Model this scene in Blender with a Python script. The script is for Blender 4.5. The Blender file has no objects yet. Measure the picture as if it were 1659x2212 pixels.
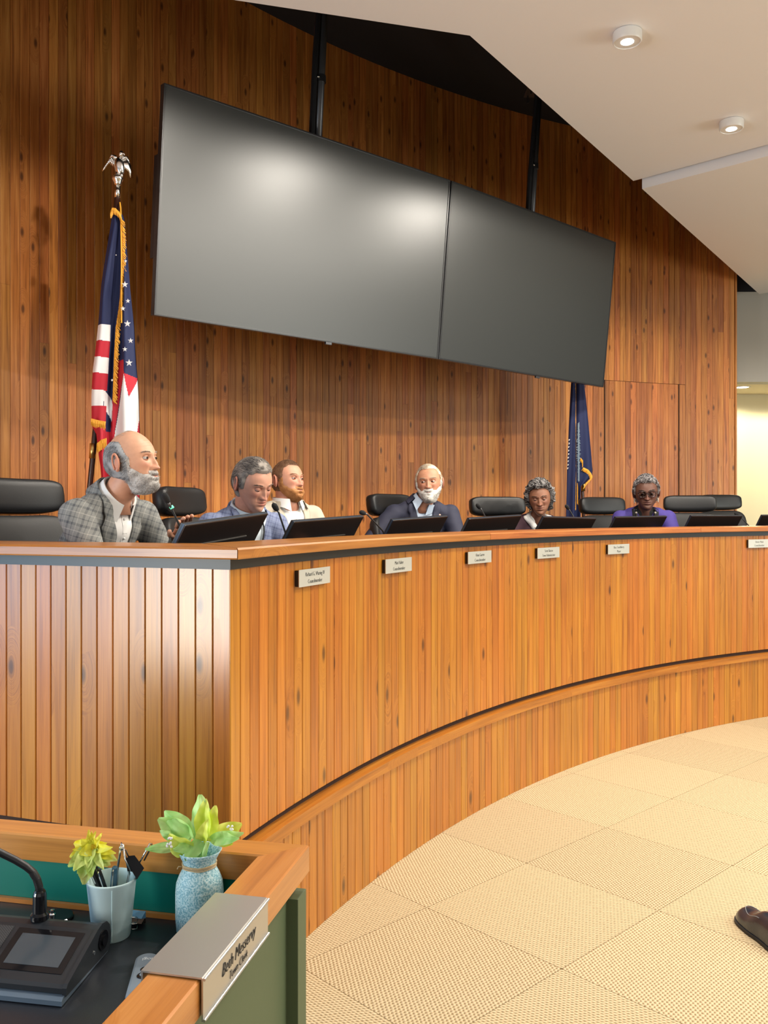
import bpy, bmesh, math, random
import numpy as np
from mathutils import Vector, Matrix, noise
from mathutils.bvhtree import BVHTree
SC = bpy.context.scene
COL = SC.collection
random.seed(7); RNG = np.random.default_rng(7)
F, H, U0, V0 = 1900.0, 1.5, 829.5, 1106.0      # focal length in pixels, eye height, principal point
CX, CY = 6.03, 0.37                            # common centre of the curved dais and the curved wall
ZP = 0.48                                      # platform height
R_DESK, R_WALL = 6.87, 9.65

# ---------------------------------------------------------------- camera, light, exposure
cam_d = bpy.data.cameras.new('camera'); cam = bpy.data.objects.new('camera', cam_d); COL.objects.link(cam)
cam.location = (0, 0, H); cam.rotation_euler = (math.pi/2, 0, 0)
cam_d.sensor_fit = 'HORIZONTAL'; cam_d.sensor_width = 36; cam_d.lens = 36*F/1659; cam_d.clip_start = 0.02
SC.camera = cam
SC.view_settings.view_transform = 'Standard'; SC.view_settings.look = 'None'
SC.view_settings.gamma = 1; SC.view_settings.use_curve_mapping = False
SC.view_settings.exposure = 0.0
w = bpy.data.worlds.new('world'); SC.world = w; w.use_nodes = True
w.node_tree.nodes['Background'].inputs[0].default_value = (1.0, 0.98, 0.96, 1)
w.node_tree.nodes['Background'].inputs[1].default_value = 0.28
SC.cycles.max_bounces = 6; SC.cycles.diffuse_bounces = 3; SC.cycles.glossy_bounces = 3
SC.cycles.transmission_bounces = 6; SC.cycles.caustics_reflective = False; SC.cycles.caustics_refractive = False
SC.cycles.sample_clamp_indirect = 5

def area(name, loc, target, sx, sy, power, color):
    d = bpy.data.lights.new(name, 'AREA'); d.shape = 'RECTANGLE'; d.size = sx; d.size_y = sy
    d.energy = power; d.color = color
    o = bpy.data.objects.new(name, d); COL.objects.link(o); o.location = loc
    o.rotation_euler = (Vector(target)-Vector(loc)).to_track_quat('-Z', 'Y').to_euler()
    return o
# daylight through the window bays of the public side of the room
area('window_light_door', (-3.6, -0.05, 0.95), (-0.5, 2.6, 1.0), 0.6, 1.6, 95, (1.0, 0.94, 0.84))
area('window_light_left', (-5.2, 0.75, 1.75), (-0.9, 2.9, 1.3), 3.0, 2.6, 130, (0.36, 0.68, 1.0))
area('window_light_behind', (1.0, -3.6, 2.0), (1.0, 5.0, 1.6), 5.0, 2.4, 35, (1.0, 0.97, 0.93))
area('window_light_right', (9.2, 2.4, 1.75), (0.0, 5.4, 2.6), 3.0, 2.5, 210, (0.96, 1.0, 0.93))
LAMP_W = 2.4
LAMPS = []                                     # ceiling lamps carry their own light, see downlight()

# ---------------------------------------------------------------- placing
def at(u, v, Y): return Vector(((u-U0)/F*Y, Y, H-(v-V0)/F*Y))
def atz(u, v, z): return at(u, v, F*(H-z)/(v-V0))
def ray_R(u, R):
    a = (u-U0)/F; A = a*a+1; B = -2*(a*CX+CY); C = CX*CX+CY*CY-R*R
    return (-B+math.sqrt(B*B-4*A*C))/(2*A)
def at_R(u, v, R): return at(u, v, ray_R(u, R))
def pol(R, ang, z=0.0): return Vector((CX+R*math.cos(ang), CY+R*math.sin(ang), z))
def ang_of(p): return math.atan2(p[1]-CY, p[0]-CX)
def lerp(a, b, t): return a+(b-a)*t
def sst(a, b, x):
    t = np.clip((np.asarray(x, float)-a)/(b-a), 0, 1); return t*t*(3-2*t)

# ---------------------------------------------------------------- objects
def empty(name, loc=(0, 0, 0), label=None, cat=None, group=None, kind=None, rotz=0):
    o = bpy.data.objects.new(name, None); COL.objects.link(o); o.location = loc; o.rotation_euler = (0, 0, rotz)
    o.empty_display_size = .05
    return tag(o, label, cat, group, kind)
def tag(o, label=None, cat=None, group=None, kind=None):
    if label: o['label'] = label
    if cat: o['category'] = cat
    if group: o['group'] = group
    if kind: o['kind'] = kind
    return o
class MB:
    def __init__(s): s.v = []; s.f = []; s.m = []; s.uv = {}
    def add(s, vs, fs, mi=0):
        b = len(s.v); s.v += [Vector(p) for p in vs]
        for f in fs: s.f.append(tuple(b+i for i in f)); s.m.append(mi)
        return b
    def box(s, c, size, rot=None, mi=0, bev=0.0):
        x, y, z = [d/2 for d in size]
        if bev <= 0:
            vs = [Vector((i*x, j*y, k*z)) for i in (-1, 1) for j in (-1, 1) for k in (-1, 1)]
            fs = [(0, 1, 3, 2), (4, 6, 7, 5), (0, 4, 5, 1), (2, 3, 7, 6), (0, 2, 6, 4), (1, 5, 7, 3)]
        else:
            bm = bmesh.new(); bmesh.ops.create_cube(bm, size=1)
            for v in bm.verts: v.co = Vector((v.co.x*2*x, v.co.y*2*y, v.co.z*2*z))
            bmesh.ops.bevel(bm, geom=bm.edges[:], offset=bev, segments=2, profile=.7, affect='EDGES')
            vs = [v.co.copy() for v in bm.verts]; bm.verts.index_update()
            fs = [tuple(v.index for v in f.verts) for f in bm.faces]; bm.free()
        if rot is not None: vs = [rot @ p for p in vs]
        s.add([p+Vector(c) for p in vs], fs, mi)
    def tube(s, pts, rad, n=10, mi=0, cap=True):
        pts = [Vector(p) for p in pts]
        if not hasattr(rad, '__len__'): rad = [rad]*len(pts)
        vs = []; up = None
        for i, p in enumerate(pts):
            d = (pts[min(i+1, len(pts)-1)]-pts[max(i-1, 0)]).normalized()
            if up is None:
                up = Vector((0, 0, 1)) if abs(d.z) < .9 else Vector((1, 0, 0))
            up = (up-d*up.dot(d)).normalized(); sd = d.cross(up)
            for k in range(n):
                a = 2*math.pi*k/n; vs.append(p+(up*math.cos(a)+sd*math.sin(a))*rad[i])
        fs = [(i*n+k, i*n+(k+1) % n, (i+1)*n+(k+1) % n, (i+1)*n+k) for i in range(len(pts)-1) for k in range(n)]
        if cap: fs += [tuple(range(n))[::-1], tuple(range((len(pts)-1)*n, len(pts)*n))]
        s.add(vs, fs, mi)
    def lathe(s, prof, c=(0, 0, 0), n=32, mi=0, M=None, sy=1.0):
        vs = []
        for r, z in prof:
            for k in range(n):
                a = 2*math.pi*k/n; vs.append(Vector((r*math.cos(a), r*math.sin(a)*sy, z)))
        if M is not None: vs = [M @ p for p in vs]
        vs = [p+Vector(c) for p in vs]
        fs = [(i*n+k, i*n+(k+1) % n, (i+1)*n+(k+1) % n, (i+1)*n+k) for i in range(len(prof)-1) for k in range(n)]
        fs += [tuple(range(n))[::-1], tuple(range((len(prof)-1)*n, len(prof)*n))]
        s.add(vs, fs, mi)
    def ball(s, c, r, n=12, m=8, M=None, mi=0):
        if not hasattr(r, '__len__'): r = (r, r, r)
        vs = []
        for i in range(m+1):
            e = -math.pi/2+math.pi*i/m
            for k in range(n):
                a = 2*math.pi*k/n
                p = Vector((math.cos(e)*math.cos(a)*r[0], math.cos(e)*math.sin(a)*r[1], math.sin(e)*r[2]))
                if M is not None: p = M @ p
                vs.append(p+Vector(c))
        s.add(vs, [(i*n+k, i*n+(k+1) % n, (i+1)*n+(k+1) % n, (i+1)*n+k) for i in range(m) for k in range(n)], mi)
    def prism(s, poly, z0, z1, mi=0):
        n = len(poly)
        vs = [Vector((p[0], p[1], z0)) for p in poly]+[Vector((p[0], p[1], z1)) for p in poly]
        s.add(vs, [tuple(range(n))[::-1], tuple(range(n, 2*n))]+[(i, (i+1) % n, n+(i+1) % n, n+i) for i in range(n)], mi)
    def grid(s, P, mi=0, wrap=False, mfun=None):
        h, wd = len(P), len(P[0]); b = len(s.v)
        for row in P: s.v += [Vector(p) for p in row]
        for i in range(h-1):
            for j in range(wd if wrap else wd-1):
                k = (j+1) % wd
                s.f.append((b+i*wd+j, b+i*wd+k, b+(i+1)*wd+k, b+(i+1)*wd+j)); s.m.append(mfun(i, j) if mfun else mi)
    def build(s, name, mat, parent=None, smooth=False, label=None, cat=None, group=None, kind=None, recalc=True, loc=None, world=True, uvs=None):
        me = bpy.data.meshes.new(name)
        off = Vector((0, 0, 0))
        if loc is not None: off = Vector(loc)
        elif parent is not None and world:
            off = world_loc(parent)
        me.from_pydata([tuple(p-off) for p in s.v], [], s.f)
        mats = mat if isinstance(mat, (list, tuple)) else [mat]
        for m_ in mats: me.materials.append(m_)
        me.polygons.foreach_set('material_index', s.m)
        if uvs is not None:
            l = me.uv_layers.new(name='UVMap')
            for lp in me.loops: l.data[lp.index].uv = uvs[lp.vertex_index]
        if smooth: me.polygons.foreach_set('use_smooth', [True]*len(me.polygons))
        me.update()
        if recalc:
            bm = bmesh.new(); bm.from_mesh(me); bmesh.ops.recalc_face_normals(bm, faces=bm.faces[:]); bm.to_mesh(me); bm.free()
        o = bpy.data.objects.new(name, me); COL.objects.link(o)
        if loc is not None: o.location = off-(world_loc(parent) if parent is not None else Vector((0, 0, 0)))
        if parent is not None: o.parent = parent
        return tag(o, label, cat, group, kind)
def world_loc(o):
    p = Vector(o.location); q = o.parent
    while q is not None: p = p+Vector(q.location); q = q.parent
    return p
def smooth_by_angle(o, deg=35):
    me = o.data
    bm = bmesh.new(); bm.from_mesh(me)
    for e in bm.edges:
        e.smooth = len(e.link_faces) == 2 and e.calc_face_angle(0) < math.radians(deg)
    for f in bm.faces: f.smooth = True
    bm.to_mesh(me); bm.free()
def copy_tree(o, parent=None):
    c = o.copy(); COL.objects.link(c)
    if parent is not None: c.parent = parent
    for ch in [x for x in COL.objects if x.parent == o]: copy_tree(ch, c)
    return c

# ---------------------------------------------------------------- materials
def new_mat(name):
    m = bpy.data.materials.new(name); m.use_nodes = True
    nt = m.node_tree; b = nt.nodes['Principled BSDF']; return m, nt, b
def plain(name, col, rough=.5, metal=0.0, spec=.5, emit=None, estr=0, coat=0, bump=0, bscale=200, sheen=0, var=0):
    m, nt, b = new_mat(name)
    b.inputs['Base Color'].default_value = (*col, 1); b.inputs['Roughness'].default_value = rough
    b.inputs['Metallic'].default_value = metal; b.inputs['Specular IOR Level'].default_value = spec
    b.inputs['Coat Weight'].default_value = coat; b.inputs['Coat Roughness'].default_value = .12
    b.inputs['Sheen Weight'].default_value = sheen
    if emit: b.inputs['Emission Color'].default_value = (*emit, 1); b.inputs['Emission Strength'].default_value = estr
    if bump or var:
        tc = nt.nodes.new('ShaderNodeTexCoord'); n = nt.nodes.new('ShaderNodeTexNoise')
        n.inputs['Scale'].default_value = bscale; n.inputs['Detail'].default_value = 4
        nt.links.new(tc.outputs['Object'], n.inputs['Vector'])
        if bump:
            bp = nt.nodes.new('ShaderNodeBump'); bp.inputs['Strength'].default_value = bump; bp.inputs['Distance'].default_value = .002
            nt.links.new(n.outputs['Fac'], bp.inputs['Height']); nt.links.new(bp.outputs['Normal'], b.inputs['Normal'])
        if var:
            mx = nt.nodes.new('ShaderNodeMix'); mx.data_type = 'RGBA'
            mx.inputs['A'].default_value = (*[c*(1-var) for c in col], 1); mx.inputs['B'].default_value = (*[min(1, c*(1+var)) for c in col], 1)
            nt.links.new(n.outputs['Fac'], mx.inputs['Factor']); nt.links.new(mx.outputs['Result'], b.inputs['Base Color'])
    return m
def node(nt, t, **kw):
    n = nt.nodes.new(t)
    for k, v in kw.items():
        if k in n.inputs: n.inputs[k].default_value = v
        else: setattr(n, k, v)
    return n
def ramp(nt, stops):
    r = nt.nodes.new('ShaderNodeValToRGB'); cr = r.color_ramp
    while len(cr.elements) < len(stops): cr.elements.new(.5)
    for e, (p, c) in zip(cr.elements, stops): e.position = p; e.color = (*c, 1)
    return r
def math_n(nt, op, a, b=None):
    n = nt.nodes.new('ShaderNodeMath'); n.operation = op
    for i, x in enumerate((a, b)):
        if x is None: continue
        if isinstance(x, (int, float)): n.inputs[i].default_value = x
        else: nt.links.new(x, n.inputs[i])
    return n.outputs[0]
def wood(name, dark, mid, light, rough=.33, uv=False, knots=True, coat=.25, tint=.22, scale=1.0):
    """varnished pine: long grain along local z (or along u of the UV map), knots, a tint of its own for each board"""
    m, nt, b = new_mat(name); L = nt.links.new
    tc = nt.nodes.new('ShaderNodeTexCoord'); oi = nt.nodes.new('ShaderNodeObjectInfo')
    if uv:
        sp = nt.nodes.new('ShaderNodeSeparateXYZ'); L(tc.outputs['UV'], sp.inputs[0])
        cb = nt.nodes.new('ShaderNodeCombineXYZ'); L(sp.outputs[1], cb.inputs[0]); L(sp.outputs[0], cb.inputs[2]); src = cb.outputs[0]
    else: src = tc.outputs['Object']
    rnd = math_n(nt, 'MULTIPLY', oi.outputs['Random'], 37.0)
    off = nt.nodes.new('ShaderNodeCombineXYZ')
    for i in range(3): L(rnd, off.inputs[i])
    va = nt.nodes.new('ShaderNodeVectorMath'); va.operation = 'ADD'; L(src, va.inputs[0]); L(off.outputs[0], va.inputs[1])
    mp = nt.nodes.new('ShaderNodeMapping'); mp.inputs['Scale'].default_value = (15*scale, 15*scale, 6.0*scale); L(va.outputs[0], mp.inputs[0])
    s2 = nt.nodes.new('ShaderNodeSeparateXYZ'); L(mp.outputs[0], s2.inputs[0]); c2 = nt.nodes.new('ShaderNodeCombineXYZ'); L(s2.outputs[0], c2.inputs[0]); L(s2.outputs[2], c2.inputs[1])
    vo = node(nt, 'ShaderNodeTexVoronoi', voronoi_dimensions='2D', Scale=.55); L(c2.outputs[0], vo.inputs['Vector'])
    kn = ramp(nt, [(0.0, (1, 1, 1)), (.06, (.85, .85, .85)), (.13, (0, 0, 0))]); L(vo.outputs['Distance'], kn.inputs[0])
    sc = nt.nodes.new('ShaderNodeSeparateColor'); L(vo.outputs['Color'], sc.inputs[0])
    gate = math_n(nt, 'GREATER_THAN', sc.outputs[0], .72)
    kf = math_n(nt, 'MULTIPLY', kn.outputs[0], gate)
    # grain, bent round the knots
    m2 = nt.nodes.new('ShaderNodeMapping'); m2.inputs['Scale'].default_value = (42*scale, 42*scale, 1.5*scale); L(va.outputs[0], m2.inputs[0])
    bend = nt.nodes.new('ShaderNodeVectorMath'); bend.operation = 'SCALE'; L(vo.outputs['Position'], bend.inputs[0])
    kd = ramp(nt, [(0, (1, 1, 1)), (.45, (0, 0, 0))]); L(vo.outputs['Distance'], kd.inputs[0])
    kk = math_n(nt, 'MULTIPLY', kd.outputs[0], gate); 
    L(math_n(nt, 'MULTIPLY', kk, .35), bend.inputs['Scale'])
    ad = nt.nodes.new('ShaderNodeVectorMath'); ad.operation = 'ADD'; L(m2.outputs[0], ad.inputs[0]); L(bend.outputs[0], ad.inputs[1])
    g = node(nt, 'ShaderNodeTexNoise', Scale=1.0, Detail=5.0, Roughness=.6, Distortion=.35); L(ad.outputs[0], g.inputs['Vector'])
    m3 = nt.nodes.new('ShaderNodeMapping'); m3.inputs['Scale'].default_value = (330*scale, 330*scale, 6*scale); L(va.outputs[0], m3.inputs[0])
    g2 = node(nt, 'ShaderNodeTexNoise', Scale=1.0, Detail=3.0); L(m3.outputs[0], g2.inputs['Vector'])
    gs = math_n(nt, 'ADD', math_n(nt, 'MULTIPLY', g.outputs['Fac'], .8), math_n(nt, 'MULTIPLY', g2.outputs['Fac'], .2))
    cr = ramp(nt, [(.30, dark), (.5, mid), (.68, light)]); L(gs, cr.inputs[0])
    mk = nt.nodes.new('ShaderNodeMix'); mk.data_type = 'RGBA'; L(cr.outputs[0], mk.inputs['A'])
    mk.inputs['B'].default_value = (dark[0]*.22, dark[1]*.18, dark[2]*.2, 1)
    L(math_n(nt, 'MULTIPLY', kf, .85 if knots else 0.0), mk.inputs['Factor'])
    hs = nt.nodes.new('ShaderNodeHueSaturation'); L(mk.outputs['Result'], hs.inputs['Color'])
    L(math_n(nt, 'ADD', math_n(nt, 'MULTIPLY', oi.outputs['Random'], tint*2), 1-tint), hs.inputs['Value'])
    r2 = math_n(nt, 'FRACT', math_n(nt, 'MULTIPLY', oi.outputs['Random'], 7.31))
    L(math_n(nt, 'ADD', math_n(nt, 'MULTIPLY', r2, .016), .492), hs.inputs['Hue'])
    L(hs.outputs[0], b.inputs['Base Color'])
    b.inputs['Roughness'].default_value = rough; b.inputs['Coat Weight'].default_value = coat; b.inputs['Coat Roughness'].default_value = .25
    bp = node(nt, 'ShaderNodeBump', Strength=.12, Distance=.001); L(gs, bp.inputs['Height']); L(bp.outputs[0], b.inputs['Normal'])
    return m

M = {}
M['wall_wood'] = wood('wall_wood', (.20, .055, .010), (.46, .155, .030), (.60, .25, .062), rough=.38)
M['desk_wood'] = wood('desk_wood', (.27, .085, .008), (.48, .168, .015), (.58, .235, .027), rough=.32, tint=.10, coat=.6)
M['rail_wood'] = wood('rail_wood', (.25, .075, .015), (.42, .15, .03), (.52, .21, .05), rough=.33, uv=True, coat=.3, tint=.08, knots=False)
M['rim_wood'] = wood('rim_wood', (.33, .11, .022), (.52, .19, .04), (.62, .26, .07), rough=.3, uv=True, coat=.4, tint=.06, scale=.8)
M['cap_wood'] = wood('cap_wood', (.24, .075, .008), (.42, .145, .016), (.52, .21, .027), rough=.34, uv=True, coat=.3, tint=.05, knots=False)
M['joint'] = plain('joint', (.035, .014, .006), .8)
M['black_ceiling'] = plain('black_ceiling', (.012, .012, .016), .9)
M['white_panel'] = plain('white_panel', (.90, .89, .91), .7, bump=.1, bscale=60)
M['grey_wall'] = plain('grey_wall', (.52, .50, .45), .7)
M['cream_wall'] = plain('cream_wall', (.88, .80, .55), .7)
M['cream_ceiling'] = plain('cream_ceiling', (.80, .70, .50), .7)
M['black_metal'] = plain('black_metal', (.02, .02, .022), .35, metal=.4)
M['pole'] = plain('pole', (.07, .07, .075), .35, metal=.6)
M['steel_band'] = plain('steel_band', (.018, .022, .022), .42, spec=.6)
M['white_gloss'] = plain('white_gloss', (.85, .84, .82), .3)
M['bezel'] = plain('bezel', (.015, .015, .016), .3)
M['carpet_base'] = plain('carpet_base', (.30, .24, .15), .95)
M['platform'] = plain('platform', (.25, .2, .13), .95)

def carpet_mat():
    m, nt, b = new_mat('carpet'); L = nt.links.new
    tc = nt.nodes.new('ShaderNodeTexCoord'); sp = nt.nodes.new('ShaderNodeSeparateXYZ'); L(tc.outputs['Object'], sp.inputs[0])
    ns = node(nt, 'ShaderNodeTexNoise', Scale=90.0, Detail=2.0); L(tc.outputs['Object'], ns.inputs['Vector'])
    jit = math_n(nt, 'MULTIPLY', ns.outputs['Fac'], .006)
    x = math_n(nt, 'ADD', sp.outputs[0], jit); y = math_n(nt, 'ADD', sp.outputs[1], math_n(nt, 'MULTIPLY', ns.outputs['Fac'], .004))
    # staggered loops: x rows of 11 mm, loops 17 mm long, each row shifted
    row = math_n(nt, 'MULTIPLY', x, 2*math.pi/.0115)
    s1 = math_n(nt, 'SINE', row)
    yy = math_n(nt, 'ADD', math_n(nt, 'MULTIPLY', y, 2*math.pi/.015), math_n(nt, 'MULTIPLY', x, 2*math.pi/.023))
    s2 = math_n(nt, 'SINE', yy)
    h = math_n(nt, 'ADD', math_n(nt, 'MULTIPLY', s1, .5), math_n(nt, 'MULTIPLY', s2, .5))
    cr = ramp(nt, [(.0, (.22, .155, .075)), (.42, (.50, .39, .235)), (.75, (.62, .51, .33))])
    L(math_n(nt, 'ADD', math_n(nt, 'MULTIPLY', h, .5), .5), cr.inputs[0])
    n2 = node(nt, 'ShaderNodeTexNoise', Scale=700.0, Detail=2.0); L(tc.outputs['Object'], n2.inputs['Vector'])
    hs = nt.nodes.new('ShaderNodeHueSaturation'); L(cr.outputs[0], hs.inputs['Color'])
    oi = nt.nodes.new('ShaderNodeObjectInfo')
    L(math_n(nt, 'ADD', math_n(nt, 'ADD', math_n(nt, 'MULTIPLY', n2.outputs['Fac'], .35), .78), math_n(nt, 'MULTIPLY', oi.outputs['Random'], .08)), hs.inputs['Value'])
    L(hs.outputs[0], b.inputs['Base Color']); b.inputs['Roughness'].default_value = .95; b.inputs['Specular IOR Level'].default_value = .1
    bp = node(nt, 'ShaderNodeBump', Strength=.5, Distance=.003); L(h, bp.inputs['Height']); L(bp.outputs[0], b.inputs['Normal'])
    return m
M['carpet'] = carpet_mat()

# ================================================================ SETTING
# ---- floor with carpet tiles
fl = MB(); fl.box((2, 3, -.02), (18, 20, .04)); floor = fl.build('floor', M['carpet_base'], kind='structure')
e1 = Vector((math.cos(.7555), math.sin(.7555), 0)); e2 = Vector((math.sin(.7555), -math.cos(.7555), 0)); S = .613
o0 = Vector((.1607, 3.3235, 0))
tb = MB(); tb.box((0, 0, .003), (S-.0016, S-.0016, .0055)); 
tile0 = None
for i in range(-4, 9):
    for j in range(-5, 10):
        c = o0+e1*S*(i+.5)+e2*S*(j+.5)
        if c.y < 1.2: continue
        u = U0+F*c.x/c.y
        if u < -150 or u > 1900: continue
        if math.hypot(c.x-CX, c.y-CY) > R_DESK+.48: continue
        if tile0 is None: t = tile0 = tb.build('carpet_tile', M['carpet'], parent=floor)
        else: t = tile0.copy(); COL.objects.link(t)
        t.location = c; t.rotation_euler = (0, 0, .7555+((i+j) % 2)*math.pi/2)

def arc_slab(mb, R0, R1, a0, a1, z0, z1, n=64, mi=0, uvs=None):
    """ring sector between radii R0<R1, angles a0..a1, heights z0..z1"""
    b = len(mb.v)
    for k in range(n+1):
        a = a0+(a1-a0)*k/n
        for (r, z) in ((R0, z0), (R1, z0), (R1, z1), (R0, z1)):
            mb.v.append(pol(r, a, z))
            if uvs is not None: uvs.append((R0*abs(a-a0), (r-R0)+(z-z0)))
    for k in range(n):
        q = b+4*k
        for i in range(4):
            j = (i+1) % 4; mb.f.append((q+i, q+j, q+4+j, q+4+i)); mb.m.append(mi)
    mb.f.append((b, b+1, b+2, b+3)); mb.m.append(mi); q = b+4*n; mb.f.append((q+3, q+2, q+1, q)); mb.m.append(mi)

A_END = ang_of(Vector((3.9, 9.78)))            # right-hand end of the wooden wall
A_FAR = math.radians(168)
A_CORNER = ang_of(Vector((-.46, 2.63)))-.003
# ---- back wall: dark batten ground with a plank skin
bk = MB(); arc_slab(bk, R_WALL+.018, R_WALL+.25, A_END, A_FAR, 0, 5.5, 80)
wall = bk.build('wall_back', M['joint'], kind='structure')
PW = .0692
def plank(mb, wd, z0, z1, th=.016, bev=.0022):
    """one board, front face towards -y in its own frame, origin at the foot"""
    x = wd/2-.0011
    pr = [(-x, th), (-x, bev), (-x+bev, 0), (x-bev, 0), (x, bev), (x, th)]
    n = len(pr)
    vs = [Vector((p[0], p[1], z)) for z in (z0, z1) for p in pr]
    mb.add(vs, [tuple(range(n)), tuple(range(n, 2*n))[::-1]]+[(i, (i+1) % n, n+(i+1) % n, n+i) for i in range(n)])
def put_plank(name, R, a, z0, z1, wd, mat, parent, th=.016, dy=0.0):
    mb = MB(); plank(mb, wd, 0, z1-z0, th)
    o = mb.build(name, mat, world=False)
    o.location = pol(R+dy, a, z0); o.rotation_euler = (0, 0, a-math.pi/2)
    if parent is not None: o.location = o.location-world_loc(parent); o.parent = parent
    return o
a_d0 = ang_of(at_R(1306, 900, R_WALL)); a_d1 = ang_of(at_R(1466, 900, R_WALL)); a_d2 = ang_of(at_R(1479, 900, R_WALL))
ZD = 2.895
door = empty('door_1', pol(R_WALL, (a_d0+a_d1)/2, ZP), kind='structure')
nw = int((math.radians(152)-A_END)*R_WALL/PW)
rp = random.Random(3)
for k in range(nw):
    a = A_END+(k+.5)*PW/R_WALL
    zs = [ZP, 5.5]
    indoor = a_d1 < a < a_d0
    if a_d2 < a < a_d0+.002: zs = [ZP, ZD, 5.5]
    elif rp.random() < .42: zs = [ZP, rp.uniform(1.4, 3.9), 5.5]
    for q in range(len(zs)-1):
        par = door if (indoor and q == 0) else wall
        g = .004 if (a_d2 < a < a_d0+.002) and q == 0 else .0008
        put_plank('plank', R_WALL, a, zs[q], zs[q+1]-g, PW, M['wall_wood'], par, dy=rp.uniform(0, .0015)+(.002 if indoor and q == 0 else 0))
# wide groove at the hinge side of the hidden door
mg = MB()
for ag in (a_d1, a_d0):
    R_ = Matrix.Rotation(ag-math.pi/2, 3, 'Z')
    mg.box(pol(R_WALL-.002, ag, (ZP+ZD)/2), (.010, .006, ZD-ZP), R_)
mg.build('door_gap', M['joint'], door)
# plain boarding where the wall runs on outside the picture, and its end post
ex = MB(); arc_slab(ex, R_WALL, R_WALL+.02, A_END+nw*PW/R_WALL, A_FAR, ZP, 5.5, 24); ex.build('plank_field', M['wall_wood'], wall)
ep = MB(); R_ = Matrix.Rotation(A_END-math.pi/2, 3, 'Z')
ep.box(pol(R_WALL+.12, A_END-.0012, 2.2), (.02, .26, 4.4), R_); ep.build('end_post', M['wall_wood'], wall)

# ---- black upper ceiling above the hanging panels, and added unseen strips blocking outside light
cb = MB(); cb.box((2.5, 4.0, 5.55), (18, 19, .1)); cb.build('ceiling', M['black_ceiling'], kind='structure')
for k, (c_, s_) in enumerate((((2.5, -5.1, 4.85), (18, .1, 1.5)), ((-6.1, 2.5, 4.85), (.1, 15, 1.5)), ((10.9, 2.5, 4.85), (.1, 15, 1.5)))):  # added out of view, keeps world light from entering above the panels
    cb = MB(); cb.box(c_, s_); cb.build('trim_and_blocker_%d' % (k+2), M['black_ceiling'], kind='structure')
# ---- hanging white ceiling panels
ZC1, ZC2 = 4.12, 4.05
A_, B_, C_, D_ = (atz(505, 0, ZC1), atz(1015, 77, ZC1), atz(1368, 391, ZC1), atz(1659, 312, ZC1))
dAB = (A_-B_).normalized(); dCD = (D_-C_).normalized()
pan = [B_+dAB*6.5, B_, C_, C_+dCD*9, Vector((8.6, -5, 0)), Vector((-6.0, -5, 0))]
pm = MB(); pm.prism(pan, ZC1, ZC1+.12); pm.build('ceiling_1', M['white_panel'], kind='structure')
E_, F_, H_ = atz(1387, 408, ZC2), atz(1640, 635, ZC2), atz(1659, 337, ZC2)
dEH = (H_-E_).normalized()
pm = MB(); pm.prism([E_, F_, F_+dEH*8, E_+dEH*8], ZC2, ZC2+.40); pm.build('ceiling_2', M['white_panel'], kind='structure')

# ---- side room past the wooden wall
bz = 3.06
YB = 10.55
wb = MB(); wb.box((7.4, YB+.1, (bz+4.14)/2), (7.0, .2, 4.14-bz)); wb.build('wall_bulkhead', M['grey_wall'], kind='structure')
wb = MB(); wb.box((7.4, YB+.1, 4.6), (7.0, .22, .92)); wb.build('trim_and_blocker_1', M['black_ceiling'], kind='structure')
wb = MB(); wb.box((7.4, YB+2.2, bz+.05), (7.0, 4.0, .1)); wb.build('ceiling_3', M['cream_ceiling'], kind='structure')
wb = MB(); wb.add([(3.0, 11.55, 0), (11, 12.1, 0), (11, 12.3, 0), (3.0, 11.75, 0), (3.0, 11.55, bz), (11, 12.1, bz), (11, 12.3, bz), (3.0, 11.75, bz)],
    [(0, 1, 2, 3), (4, 5, 6, 7), (0, 1, 5, 4), (1, 2, 6, 5), (2, 3, 7, 6), (3, 0, 4, 7)]); wb.build('wall_far', M['cream_wall'], kind='structure')

# ---- raised platform behind the dais
pf = MB(); arc_slab(pf, R_DESK+.03, R_WALL+.01, math.radians(104), A_CORNER, .0, ZP, 60)
pf.build('floor_platform', M['platform'], kind='structure')

# ================================================================ DAIS DESK
pc = Vector((-.46, 2.63, 0)); A_C = ang_of(pc)
ZT, ZB = 1.33, .497
dais = empty('council_dais', pol(R_DESK+.3, math.radians(135), 0), 'long curved council dais of vertical pine boards with a varnished top rail', 'desk')
A_R = math.radians(112.0)
PD = .0600
n = int((A_C-A_R)*R_DESK/PD)
for k in range(n):
    a = A_C-(k+.5)*PD/R_DESK
    put_plank('front_plank', R_DESK, a, ZB, ZT, PD, M['desk_wood'], dais, dy=rp.uniform(0, .001))
R_BASE = 6.862
for k in range(n+1):
    a = A_C+.004-(k+.5)*PD/R_BASE
    put_plank('base_plank', R_BASE, a, 0.006, .432, PD, M['desk_wood'], dais, dy=rp.uniform(0, .001))
rad = (pol(1, A_C)-Vector((CX, CY, 0))).normalized(); tanv = Vector((-rad.y, rad.x, 0))   # outward radius, tangent
for k in range(26):
    mb = MB(); plank(mb, .0595, 0, ZT-ZB)
    o = mb.build('side_plank', M['desk_wood'], world=False)
    p = pc+rad*(.0595*(k+.5))+Vector((0, 0, ZB)); o.location = p-world_loc(dais); o.parent = dais
    o.rotation_euler = (0, 0, math.atan2(-rad.y, -rad.x)+math.pi)
    # front face must look towards -tangent side (the public)
    o.rotation_euler = (0, 0, math.atan2(rad.y, rad.x)+math.pi)
for k in range(26):
    mb = MB(); plank(mb, .0595, 0, .42)
    o = mb.build('side_plank', M['desk_wood'], world=False)
    p = pc+rad*(.0595*(k+.5))+Vector((0, 0, .006)); o.location = p-world_loc(dais); o.parent = dais
    o.rotation_euler = (0, 0, math.atan2(rad.y, rad.x)+math.pi)
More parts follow.
